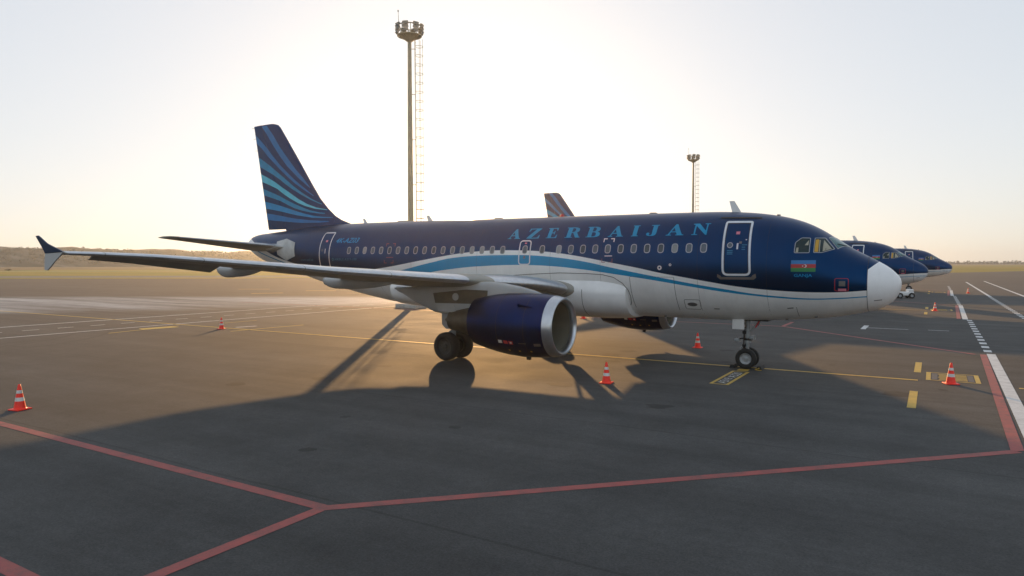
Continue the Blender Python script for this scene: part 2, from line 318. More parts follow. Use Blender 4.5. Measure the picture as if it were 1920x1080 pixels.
# ---------------------------------------------------------------- airliner
def slice_map(bm, fn, step=.11):
    """cut a flat (s, z) mesh into a fine grid so it can follow the skin"""
    if not bm.verts: return [], []
    xs = [v.co.x for v in bm.verts]; ys = [v.co.y for v in bm.verts]
    for axis, lo, hi in ((0, min(xs), max(xs)), (1, min(ys), max(ys))):
        k = math.floor(lo/step)+1
        while k*step < hi:
            co = Vector((k*step, 0, 0)) if axis == 0 else Vector((0, k*step, 0)); no = Vector((1, 0, 0)) if axis == 0 else Vector((0, 1, 0))
            bmesh.ops.bisect_plane(bm, geom=bm.verts[:]+bm.edges[:]+bm.faces[:], plane_co=co, plane_no=no); k += 1
    bm.verts.index_update()
    return [fn(v.co.x, v.co.y) for v in bm.verts], [[v.index for v in f.verts] for f in bm.faces]
def flat(loops):
    """fill closed outlines (outer + holes) -> bmesh in the plane"""
    cu = bpy.data.curves.new('outline', 'CURVE'); cu.dimensions = '2D'; cu.fill_mode = 'BOTH'
    for lp in loops:
        sp = cu.splines.new('POLY'); sp.points.add(len(lp)-1); sp.use_cyclic_u = True
        for q, (a, b) in zip(sp.points, lp): q.co = (a, b, 0, 1)
    o = bpy.data.objects.new('outline', cu); col.objects.link(o); dg = bpy.context.evaluated_depsgraph_get(); dg.update()
    me = bpy.data.meshes.new_from_object(o.evaluated_get(dg)); bm = bmesh.new(); bm.from_mesh(me)
    bpy.data.objects.remove(o); bpy.data.curves.remove(cu); bpy.data.meshes.remove(me); return bm
def flat_text(s, shear=0, bold=0, spacing=1.0):
    cu = bpy.data.curves.new('words', 'FONT'); cu.body = s; cu.size = 1; cu.shear = shear; cu.offset = bold; cu.space_character = spacing; cu.resolution_u = 3
    o = bpy.data.objects.new('words', cu); col.objects.link(o); dg = bpy.context.evaluated_depsgraph_get(); dg.update()
    me = bpy.data.meshes.new_from_object(o.evaluated_get(dg)); bm = bmesh.new(); bm.from_mesh(me)
    bpy.data.objects.remove(o); bpy.data.curves.remove(cu); bpy.data.meshes.remove(me)
    bmesh.ops.remove_doubles(bm, verts=bm.verts[:], dist=1e-4)
    xs = [v.co.x for v in bm.verts]; ys = [v.co.y for v in bm.verts]
    for v in bm.verts: v.co.x = (v.co.x-min(xs))/(max(xs)-min(xs)); v.co.y = (v.co.y-min(ys))/(max(ys)-min(ys)); v.co.z = 0
    return bm
def onskin(off=.006): return lambda s, z: skin(s, z, off)
def decal(name, loops, mt, parent, off=.006, step=.11):
    bm = flat(loops); v, f = slice_map(bm, onskin(off), step); bm.free(); b = MB(); b.add(v, f); return b.build(name, mt, parent, sharp=0, fix=False)
def words(name, s, quad, mt, parent, off=.006, **kw):
    """quad: bottom-left, bottom-right, top-right, top-left as (s, z)"""
    bm = flat_text(s, **kw); (a, b, c, d) = quad
    for v in bm.verts:
        u, t = v.co.x, v.co.y
        v.co.x = lerp(lerp(a[0], b[0], u), lerp(d[0], c[0], u), t); v.co.y = lerp(lerp(a[1], b[1], u), lerp(d[1], c[1], u), t)
    v, f = slice_map(bm, onskin(off)); bm.free(); bb = MB(); bb.add(v, f); return bb.build(name, mt, parent, sharp=0, fix=False)
def rrect(q, r, n=5):
    """quad with rounded corners; q counter-clockwise list of (s, z), r radius per corner"""
    out = []; k = len(q); r = r if isinstance(r, (list, tuple)) else [r]*k
    for i in range(k):
        p = np.array(q[i]); a = np.array(q[i-1])-p; b = np.array(q[(i+1) % k])-p
        la, lb = np.linalg.norm(a), np.linalg.norm(b); rr = min(r[i], la*.49, lb*.49)
        p0, p2 = p+a/la*rr, p+b/lb*rr
        for j in range(n+1):
            t = j/n; out.append(tuple(p0*(1-t)**2+p*2*t*(1-t)+p2*t*t))
    return out
def inset(loop, d):
    P = np.array(loop); n = len(P); out = []
    area = sum(P[i][0]*P[(i+1) % n][1]-P[(i+1) % n][0]*P[i][1] for i in range(n))
    sg = 1 if area > 0 else -1
    for i in range(n):
        e1 = P[i]-P[i-1]; e2 = P[(i+1) % n]-P[i]
        e1 = e1/(np.linalg.norm(e1)+1e-9); e2 = e2/(np.linalg.norm(e2)+1e-9)
        nn = np.array([-(e1+e2)[1], (e1+e2)[0]]); nn = nn/(np.linalg.norm(nn)+1e-9); c = max(.5, nn @ np.array([-e1[1], e1[0]]))
        out.append(tuple(P[i]+nn*sg*d/c))
    return out
def ring_strip(name, loop, width, mt, parent, off=.008, fn=None):
    """closed painted or raised band along a loop on the skin"""
    dense = []
    for i in range(len(loop)):
        a, b = np.array(loop[i]), np.array(loop[(i+1) % len(loop)]); k = max(1, int(np.linalg.norm(b-a)/.08))
        dense += [tuple(a+(b-a)*j/k) for j in range(k)]
    inn = inset(dense, width); fn = fn or onskin(off); n = len(dense)
    b = MB(); b.add([fn(*p) for p in dense]+[fn(*p) for p in inn], [(i, (i+1) % n, n+(i+1) % n, n+i) for i in range(n)])
    return b.build(name, mt, parent, sharp=0, fix=False)
def strip(b, pts, width, fn, m=0):
    """open thin band along a polyline, into MB b"""
    P = [np.array(p) for p in pts]; D = []
    for a, c in zip(P, P[1:]):
        k = max(1, int(np.linalg.norm(c-a)/.1)); D += [a+(c-a)*j/k for j in range(k)]
    D.append(P[-1]); L_, R_ = [], []
    for i, p in enumerate(D):
        t = D[min(i+1, len(D)-1)]-D[max(i-1, 0)]; t = t/(np.linalg.norm(t)+1e-9); nn = np.array([-t[1], t[0]])*width/2
        L_.append(fn(*(p+nn))); R_.append(fn(*(p-nn)))
    n = len(D); b.add(L_+R_, [(i, i+1, n+i+1, n+i) for i in range(n-1)], m)

GLYPH = {
 'A': [[(0,0),(.31,0),(.31,.06),(.205,.08),(.275,.28),(.555,.28),(.63,.08),(.54,.06),(.54,0),(1,0),(1,.06),(.91,.08),(.57,1),(.46,1),(.11,.08),(0,.06)], [(.30,.36),(.415,.68),(.53,.36)]],
 'Z': [[(0,0),(.97,0),(1,.34),(.94,.34),(.84,.09),(.37,.07),(.98,.95),(.98,1),(.08,1),(.05,.68),(.10,.68),(.20,.92),(.61,.93),(0,.05)]],
 'E': [[(0,0),(.97,0),(1,.33),(.94,.33),(.82,.08),(.46,.07),(.46,.47),(.62,.48),(.68,.36),(.73,.36),(.73,.70),(.68,.70),(.62,.56),(.46,.55),(.46,.93),(.78,.92),(.88,.72),(.94,.72),(.92,1),(0,1),(0,.94),(.14,.93),(.14,.07),(0,.06)]],
 'R': [[(0,0),(.5,0),(.5,.06),(.40,.07),(.40,.47),(.50,.47),(.70,0),(1,0),(1,.06),(.94,.07),(.74,.50),(.84,.58),(.88,.73),(.84,.88),(.70,.97),(.55,1),(0,1),(0,.94),(.12,.93),(.12,.07),(0,.06)], [(.40,.55),(.40,.92),(.52,.92),(.60,.85),(.62,.73),(.59,.61),(.52,.55)]],
 'B': [[(0,0),(.62,0),(.82,.04),(.95,.15),(.97,.28),(.93,.42),(.76,.52),(.88,.60),(.92,.74),(.88,.88),(.74,.97),(.58,1),(0,1),(0,.94),(.12,.93),(.12,.07),(0,.06)], [(.40,.07),(.40,.47),(.55,.47),(.66,.40),(.69,.27),(.65,.13),(.55,.07)], [(.40,.55),(.40,.93),(.52,.93),(.61,.87),(.64,.74),(.60,.60),(.52,.55)]],
 'I': [[(0,0),(1,0),(1,.06),(.80,.07),(.80,.93),(1,.94),(1,1),(0,1),(0,.94),(.20,.93),(.20,.07),(0,.06)]],
 'J': [[(.30,1),(1,1),(1,.94),(.88,.93),(.88,.25),(.80,.08),(.6,0),(.25,0),(.06,.06),(0,.18),(.06,.29),(.18,.31),(.28,.25),(.28,.14),(.24,.08),(.36,.06),(.47,.10),(.50,.2),(.50,.93),(.30,.94)]],
 'N': [[(0,0),(.34,0),(.34,.06),(.21,.08),(.21,.80),(.80,0),(.88,0),(.88,.93),(1,.94),(1,1),(.68,1),(.68,.94),(.80,.92),(.80,.36),(.36,1),(0,1),(0,.94),(.12,.90),(.12,.08),(0,.06)]]}
TITLE = [('A', 14.76, 14.15), ('Z', 13.83, 13.22), ('E', 12.90, 12.40), ('R', 12.03, 11.34), ('B', 11.08, 10.46), ('A', 10.11, 9.47), ('I', 9.14, 8.86), ('J', 8.54, 8.08), ('A', 7.75, 7.07), ('N', 6.77, 6.13)]

# wing planform (y spanwise from the centreline; s, z of the leading edge)
LE = [(1.4, 10.95, 2.80), (2.17, 11.45, 2.93), (2.7, 11.72, 3.05), (3.2, 11.97, 3.13), (3.82, 12.27, 3.20), (4.7, 12.72, 3.26), (5.5, 13.14, 3.31), (6.69, 13.75, 3.41), (7.81, 14.33, 3.50), (9.21, 15.05, 3.62), (10.52, 15.73, 3.73),
      (12.19, 16.59, 3.91), (13.45, 17.24, 4.02), (15.26, 18.17, 4.19), (16.66, 18.90, 4.27), (17.3, 19.25, 4.29)]
def le(y): return interp([(a, b) for a, b, c in LE], y), interp([(a, c) for a, b, c in LE], y)
def te(y): return interp([(1.4, 17.55), (6.4, 17.8), (17.3, 20.25)], y)
def tc_(y): return interp([(1.4, .15), (6.4, .12), (17.3, .105)], y)
def inc(y): return R(interp([(1.4, 3.2), (6.4, 2.0), (17.3, 0.2)], y))
def thick(x, t): return 5*t*(.2969*math.sqrt(max(x, 0))-.126*x-.3516*x*x+.2843*x**3-.1015*x**4)
def wing_pt(y, x, top, sg, off=0.):
    s0, z0 = le(y); c = te(y)-s0; t = thick(x, tc_(y)); cam_ = .012*math.sin(math.pi*min(1, x))
    zz = (cam_ + (t if top else -t*.92))*c + (off if top else -off); a = inc(y)
    return (-(s0 + x*c*math.cos(a) + zz*math.sin(a)), sg*-1*y, z0 + zz*math.cos(a) - x*c*math.sin(a))
XS = [0, .004, .012, .03, .06, .1, .16, .24, .34, .46, .58, .70, .82, .92, 1.0]
def wing_ring(y, x1, sg, x0=0):
    xs = [x for x in XS if x < x1]+[x1]
    return [wing_pt(y, x, True, sg) for x in reversed(xs)]+[wing_pt(y, x, False, sg) for x in xs[1:]]
def nose_side(rings): return rings

def make_wing(root, sg):
    """sg = 1 starboard"""
    b = MB()
    ys = [1.4, 2.17, 2.7, 3.2, 3.82, 4.7, 5.5, 6.4, 7.2, 8.2, 9.2, 10.5, 11.6, 12.9]
    b.loft([wing_ring(y, 1.0, sg) for y in ys])
    b.loft([wing_ring(y, .74, sg) for y in (12.9, 13.6, 14.6, 15.6, 16.35)])
    b.loft([wing_ring(y, 1.0, sg) for y in (16.35, 16.9, 17.22, 17.33)])
    wing = b.build('wing', M['grey_d'], root, 40)
    # slats: proud shells round the leading edge
    for (a, c) in ((2.35, 5.35), (6.3, 8.95), (8.97, 11.55), (11.57, 14.2), (14.22, 16.45), (16.47, 17.28)):
        k = MB(); rr = []
        for i in range(9):
            y = lerp(a, c, i/8); xs = [.13, .10, .06, .03, .012, .004]
            rr.append([wing_pt(y, x, True, sg, .005) for x in xs]+[wing_pt(y, 0, True, sg)]+[wing_pt(y, x, False, sg, .005) for x in (.004, .012, .03, .045)])
            p = rr[-1][6]; rr[-1][6] = (p[0]+.005, p[1], p[2])
        k.loft(rr, caps=False, close=False); k.build('slat', M['silver'], wing, 40)
    # drooped aileron
    k = MB(); rr = []
    for i in range(7):
        y = lerp(12.93, 16.32, i/6); h = Vector(wing_pt(y, .745, True, sg)).lerp(Vector(wing_pt(y, .745, False, sg)), .5); q = []
        for x, top in ((1.0, True), (.92, True), (.82, True), (.75, True), (.75, False), (.82, False), (.92, False)):
            d = Vector(wing_pt(y, x, top, sg))-h; a = R(24)
            q.append((h.x + d.x*math.cos(a) + (-d.z*0) + d.z*math.sin(a)*-1*0, h.y, h.z + d.z*math.cos(a) + d.x*math.sin(a)))
        rr.append(q)
    k.loft(rr); k.build('aileron', M['grey_d'], wing, 40)
    # flap lines underneath
    fnu = lambda y, x: wing_pt(y, x, False, sg, .006)
    for pts, wd in [([(2.4, .77), (12.9, .77)], .010), ([(2.4, .16), (16.3, .16)], .006), ([(6.4, .77), (6.4, .99)], .03), ([(12.88, .5), (12.88, .99)], .02)]+[([(y, .30), (y+.28, .30)], .035) for y in (7.6, 8.8, 10, 11.2, 12.4, 13.6)]+[([(y, .2), (y+.05, .75)], .012) for y in (8.2, 10.6, 13.0)]:
        k = MB(); strip(k, pts, wd, fnu); k.build('panel_seam', M['line'], wing, 0, False)
    # flap track fairings
    for y, s0, s1, r, dz in ((12.05, 17.7, 19.95, .26, .0), (8.0, 15.5, 19.15, .30, .0), (3.95, 16.2, 19.0, .24, -.02)):
        k = MB(); rings = []
        zc = lambda s: wing_pt(y, (s-le(y)[0])/(te(y)-le(y)[0]), False, 1)[2]
        ztop = {t: zc(lerp(s0, s1, t)) if lerp(s0, s1, t) < te(y)-.1 else zc(te(y)-.1)-.0 for t in [i/14 for i in range(15)]}
        for i in range(15):
            t = i/14; s = lerp(s0, s1, t); f = math.sin(math.pi*min(1, t*.62+.02))**.8 if t < .9 else math.sin(math.pi*.578)**.8*(1-(t-.9)*3.5)
            wd = r*.62*f+.01; dp = (r*1.35*f+.02)
            zt = ztop[t]+.06; rings.append([(-s, -sg*(y+wd*math.cos(a)), zt-dp*.35+(dp*.65*math.sin(a) if math.sin(a) < 0 else dp*.35*math.sin(a))) for a in [2*math.pi*j/16 for j in range(16)]])
        k.loft(rings); k.build('flap_track_fairing', M['grey'], wing, 40)
    # wing tip fence
    up_ = [(19.22, 4.33), (20.02, 4.56), (20.46, 4.79), (20.60, 4.78), (20.36, 4.50), (20.20, 4.29)]
    dn_ = [(19.22, 4.31), (19.34, 4.24), (19.62, 4.08), (19.86, 3.92), (20.02, 3.82), (20.18, 3.82), (20.2, 4.08), (20.2, 4.28)]
    for nm, pl, mt in (('upper_fence', up_, 'navy'), ('lower_fence', dn_, 'grey')):
        k = MB(); n = len(pl); y0 = 17.345
        tilt = lambda z: (z-4.3)*(.10 if z > 4.3 else -.06)
        k.add([(-s, -sg*(y0+tilt(z)-.018), z) for s, z in pl]+[(-s, -sg*(y0+tilt(z)+.018), z) for s, z in pl], [tuple(range(n-1, -1, -1)), tuple(range(n, 2*n))]+[(i, (i+1) % n, n+(i+1) % n, n+i) for i in range(n)])
        k.build(nm, M[mt], wing, 20)
    return wing

EY, EZ = 5.75, 1.80
def cowl_r(s):
    return interp([(9.93, .955), (9.97, 1.0), (10.05, 1.03), (10.3, 1.075), (10.8, 1.125), (11.4, 1.15), (12.0, 1.125), (12.5, 1.07), (13.0, .985), (13.45, .88)], s)
def cowl_zc(s): return EZ + interp([(9.93, 0), (11.4, .0), (13.45, .06)], s)
def cowl_pt(s, ang, off, sg):   # ang: 0 = outboard, +90 = up
    r = cowl_r(s)+off; return (-s, -sg*(EY+r*math.cos(ang)), cowl_zc(s)+r*math.sin(ang))
def make_engine(root, sg):
    n = 56; ring = lambda s, off=0: [cowl_pt(s, 2*math.pi*i/n, off, sg) for i in range(n)]
    b = MB(); b.loft([ring(s) for s in (10.27, 10.5, 10.8, 11.1, 11.4, 11.7, 12.0, 12.25, 12.5, 12.75, 13.0, 13.25, 13.45)]+[ring(13.43, -.03), ring(12.6, -.02)], caps=False)
    eng = b.build('engine', M['cowl'], root, 40)
    ax = (-1, 0, 0); o = (0, -sg*EY, EZ)
    b = MB(); b.lathe(o, ax, [(10.265, 1.071), (10.05, 1.03), (9.97, 1.0), (9.93, .965), (9.925, .94), (9.935, .915), (9.98, .89), (10.06, .872), (10.16, .865)], n=n); b.build('inlet_lip', M['lip'], eng, 60, True)
    b = MB(); b.lathe(o, ax, [(10.16, .865), (10.4, .86), (10.7, .87), (11.05, .87), (11.2, .86)], n=n); b.build('inlet_duct', M['duct'], eng, 60)
    b = MB(); b.lathe(o, ax, [(11.25, .86), (11.26, .02)], n=n); b.build('fan_backing', M['dark'], eng, 60)
    b = MB()
    for i in range(36):
        a = 2*math.pi*i/36; vs = []
        for r, tw in ((.24, .25), (.55, .6), (.855, 1.0)):
            dx = .11*math.cos(tw); da = .085*math.sin(tw)*(.3/r+.55)
            for e in (-1, 1): vs.append((-(11.0+e*dx), -sg*(EY+r*math.cos(a+e*da)), EZ+r*math.sin(a+e*da)))
        b.add(vs, [(0, 1, 3, 2), (2, 3, 5, 4)])
    b.build('fan_blades', M['blade'], eng, 0, False)['kind'] = 'stuff'
    b = MB(); b.lathe(o, ax, [(10.62, .0), (10.66, .06), (10.85, .20), (11.05, .27), (11.2, .27)], n=24); b.build('spinner', M['dark'], eng, 50)
    o2 = (0, -sg*EY, EZ+.04)
    b = MB(); b.lathe(o2, ax, [(12.7, .60), (13.4, .605), (13.75, .57), (14.2, .48), (14.72, .375), (14.73, .345), (14.3, .36)], n=40); b.build('core_nozzle', M['titan'], eng, 40)
    b = MB(); b.lathe(o2, ax, [(14.1, .27), (14.6, .22), (15.0, .08), (15.1, .0)], n=24); b.build('exhaust_plug', M['titan'], eng, 50)
    # seam between fan cowl and thrust reverser, latch line
    b = MB(); fnc = lambda s, a: cowl_pt(s, a, .005, sg)
    for s in (10.95, 12.05):
        b = MB(); rg = [[cowl_pt(s+d, 2*math.pi*i/n, .004, sg) for i in range(n)] for d in (-.008, .008)]; b.loft(rg, caps=False); b.build('cowl_seam', M['line'], eng, 0, False)
    # strake on the inboard and outboard shoulders
    for a in (R(38), R(142)):
        b = MB(); p = [(10.62, 0), (10.75, .05), (11.2, .20), (11.28, .0)]
        vs = []
        for e in (-.012, .012):
            for s, h in p:
                q = cowl_pt(s, a+e/1.1, h-.01, sg); vs.append(q)
        b.add(vs, [(3, 2, 1, 0), (4, 5, 6, 7)]+[(i, (i+1) % 4, 4+(i+1) % 4, 4+i) for i in range(4)]); b.build('strake', M['cowl'], eng, 0)
    def cowl_quad(nm, mt, s0, s1, a0, a1):
        k = MB(); vs = [cowl_pt(lerp(s0, s1, i/4), lerp(a0, a1, j/4), .005, sg) for i in range(5) for j in range(5)]
        k.add(vs, [(i*5+j, i*5+j+1, (i+1)*5+j+1, (i+1)*5+j) for i in range(4) for j in range(4)]); k.build(nm, mt, eng, 0, False)
    # outboard placards, low on the cowl
    for nm, mt, s0, s1, a0, a1 in (('white_placard', M['letter_w'], 12.02, 11.86, -32, -25.5), ('red_placard', M['red'], 11.80, 11.63, -32, -25.5), ('red_placard', M['red'], 11.58, 11.41, -32, -25.5), ('white_mark', M['letter_w'], 11.53, 11.46, -30.5, -27), ('small_print', M['plate'], 11.2, 10.9, -30, -28.5),
                                   ('data_plate', M['plate'], 10.62, 10.36, -35, -29)):
        cowl_quad(nm, mt, s0, s1, R(a0), R(a1))
        cowl_quad(nm, mt, s0, s1, R(180-a0), R(180-a1))
    for s in (11.72, 11.3, 10.85):
        for a in (R(-48), R(228)): cowl_quad('yellow_latch_mark', M['yellow'], s, s-.07, a-.03, a+.03)
    b = MB(); b.box((-11.35, -sg*EY, EZ-1.19), (.16, .10, .12), bev=.02); b.build('drain_mast', M['dark'], eng)
    # pylon
    b = MB(); rings = []
    for s, zt, zb, wd in ((10.75, 2.90, 2.82, .05), (11.1, 3.02, 2.75, .13), (11.7, 3.16, 2.70, .20), (12.4, 3.27, 2.62, .23), (13.0, 3.32, 2.45, .24), (13.9, 3.30, 2.08, .25), (15.0, 3.22, 2.05, .25), (15.5, 3.18, 2.12, .24), (16.4, 3.10, 2.45, .19), (17.2, 3.04, 2.82, .09), (17.6, 3.02, 2.97, .02)):
        zm, h = (zt+zb)/2, (zt-zb)/2
        rings.append([(-s, -sg*(EY+wd*math.copysign(abs(math.cos(a))**.5, math.cos(a))), zm+h*math.copysign(abs(math.sin(a))**.6, math.sin(a))) for a in [2*math.pi*j/20+.157 for j in range(20)]])
    b.loft(rings); b.build('pylon', M['grey'], eng, 40)
    b = MB(); pl = [(12.95, 3.00), (13.0, 2.50), (15.35, 2.48), (15.45, 2.86), (13.9, 3.02)]
    b.add([(-s, -sg*(EY+.262), z) for s, z in pl]+[(-s, -sg*(EY+.20), z) for s, z in pl], [(0, 1, 2, 3, 4), (9, 8, 7, 6, 5)]+[(i, (i+1) % 5, 5+(i+1) % 5, 5+i) for i in range(5)]); b.build('heat_shield', M['titan'], eng, 0)
    b = MB(); b.cyl((-14.38, -sg*(EY+.2), 2.74), (-14.38, -sg*(EY+.285), 2.74), .14, n=20); b.build('access_cover', M['grey'], eng, 30)
    b = MB(); pl = [(15.3, 2.42), (14.45, 2.42), (14.35, 2.14), (15.2, 2.18)]; b.add([(-s, -sg*(EY+.263), z) for s, z in pl]+[(-s, -sg*(EY+.21), z) for s, z in pl], [(0, 1, 2, 3), (7, 6, 5, 4)]+[(i, (i+1) % 4, 4+(i+1) % 4, 4+i) for i in range(4)]); b.build('access_panel', M['grey'], eng, 0)
    return eng

def make_wheel(parent, c, r, wd, rim_mat, out, spokes=9):
    """tyre + rim + bolts on a horizontal axle; out = +-1 outer side in y"""
    c = Vector(c); rr = r*.56
    b = MB(); h = wd/2; b.lathe(c, (0, 1, 0), [(-h*.72, rr), (-h*.95, rr*1.12), (-h, r*.80), (-h*.86, r*.93), (-h*.55, r*.99), (0, r), (h*.55, r*.99), (h*.86, r*.93), (h, r*.80), (h*.95, rr*1.12), (h*.72, rr)], n=40)
    for g in (-.35, 0, .35): pass
    b.build('tyre', M['rubber'], parent, 50)
    b = MB()
    for s in (-1, 1):
        b.lathe(c, (0, s, 0), [(h*.70, rr), (h*.78, rr*.97), (h*.60, rr*.88), (h*.42, rr*.62), (h*.50, rr*.36), (h*.82, rr*.30), (h*.88, rr*.22), (h*.88, .001)], n=32)
    for i in range(spokes):
        a = 2*math.pi*i/spokes; p = c + Vector((math.cos(a)*rr*.66, 0, math.sin(a)*rr*.66)); b.cyl(p+Vector((0, out*h*.38, 0)), p+Vector((0, out*h*.56, 0)), rr*.075, n=8)
    b.build('rim', rim_mat, parent, 35)

def make_nose_gear(root):
    b = MB(); S = -5.07
    b.cyl((S, 0, 1.95), (S, 0, 1.02), .095); b.cyl((S, 0, 1.02), (S, 0, .385), .062); b.cyl((S, 0, 1.06), (S, 0, .96), .125)
    b.cyl((S, -.36, .385), (S, .36, .385), .05)
    g = b.build('nose_gear', M['strut'], root)
    for y in (-.25, .25): make_wheel(g, (S, y, .385), .385, .20, M['rim'], 1 if y > 0 else -1)
    b = MB()     # torque links aft of the leg
    for z0, z1, s1 in ((.98, .72, .26), (.46, .72, .26)):
        for y in (-.05, .05): b.cyl((S-.05, y, z0), (S-s1, y*.4, z1), .028, .022, n=8)
    b.build('torque_link', M['strut'], g)
    b = MB()
    b.cyl((-4.58, 0, 1.88), (S, 0, 1.30), .040, n=10); b.cyl((-4.58, -.2, 1.86), (-4.58, .2, 1.86), .035, n=8); b.cyl((-4.68, 0, 1.62), (-4.60, 0, 1.9), .03, n=8)
    b.build('drag_strut', M['strut'], g)
    b = MB(); b.box((-4.69, -.08, 1.70), (.05, .05, .32), ry=.5); b.build('red_gear_pin_flag', M['red'], g)
    for s, z in ((-4.88, 1.17), (-5.42, 1.06)):
        for y in (-.13, .13):
            b = MB(); b.lathe((s, y, z), (1, 0, 0), [(-.10, .0), (-.10, .05), (.02, .085), (.07, .085), (.06, .06), (.05, 0)], n=16); b.build('taxi_light', M['strut'], g)
    b = MB(); b.box((-5.15, 0, 1.12), (.62, .05, .05)); b.cyl((S+.02, 0, 1.14), (S+.02, 0, 1.06), .14, n=16)
    for k in range(6):
        a = random.uniform(-.1, .1); b.cyl((S-.09+random.uniform(-.03, .03), a, 1.55), (S-.12+random.uniform(-.05, .05), a*.5, .6), .012, n=6)
    b.box((S-.1, .0, 1.36), (.14, .26, .12), bev=.02); b.box((S-.12, 0, .86), (.12, .2, .1), bev=.02)
    b.build('hydraulic_line', M['dark'], g)
    for y in (-.44, .44):
        b = MB(); b.box((-5.32, y, 1.70), (.44, .035, .40), bev=.015); b.build('gear_door', M['white'], g)
        b = MB(); b.cyl((-5.32, y, 1.72), (S, y*.2, 1.45), .018, n=6); b.build('door_rod', M['strut'], g)
    b = MB(); b.box((-4.88, 0, 1.905), (1.2, .5, .17)); b.build('wheel_well', M['dark'], g)

def make_main_gear(root, sg):
    S, Y = -16.11, -sg*3.795
    b = MB(); b.cyl((S, Y, 3.0), (S, Y, 1.25), .15); b.cyl((S, Y, 1.25), (S, Y, .58), .10); b.cyl((S, Y-.62, .58), (S, Y+.62, .58), .075)
    g = b.build('main_gear', M['strut'], root)
    for d in (-.465, .465): make_wheel(g, (S, Y+d, .585), .585, .42, M['rim_d'], 1 if d > 0 else -1, 11)
    b = MB()
    for z0, z1 in ((1.2, .92), (.66, .92)):
        for d in (-.07, .07): b.cyl((S-.08, Y+d, z0), (S-.40, Y+d*.4, z1), .035, n=8)
    b.build('torque_link', M['strut'], g)
    b = MB(); b.cyl((S, Y, 1.6), (S+.1, Y*.48, 2.7), .06, n=10); b.build('side_stay', M['strut'], g)
    b = MB()
    for d in (-.25, .25):
        b.lathe((S, Y+d, .585), (0, 1, 0), [(-.07, .26), (.07, .26), (.07, .1), (-.07, .1)], n=24, closed=True)
    b.build('brake_stack', M['dark'], g)
    b = MB(); k = [(15.75, 2.62), (15.72, 1.35), (15.9, 1.28), (16.3, 1.28), (16.5, 1.45), (16.55, 2.62)]
    n = len(k); b.add([(-s, Y-sg*.24, z) for s, z in k]+[(-s, Y-sg*.28, z) for s, z in k], [tuple(range(n)), tuple(range(2*n-1, n-1, -1))]+[(i, (i+1) % n, n+(i+1) % n, n+i) for i in range(n)]); b.build('gear_door', M['grey'], g, 20)

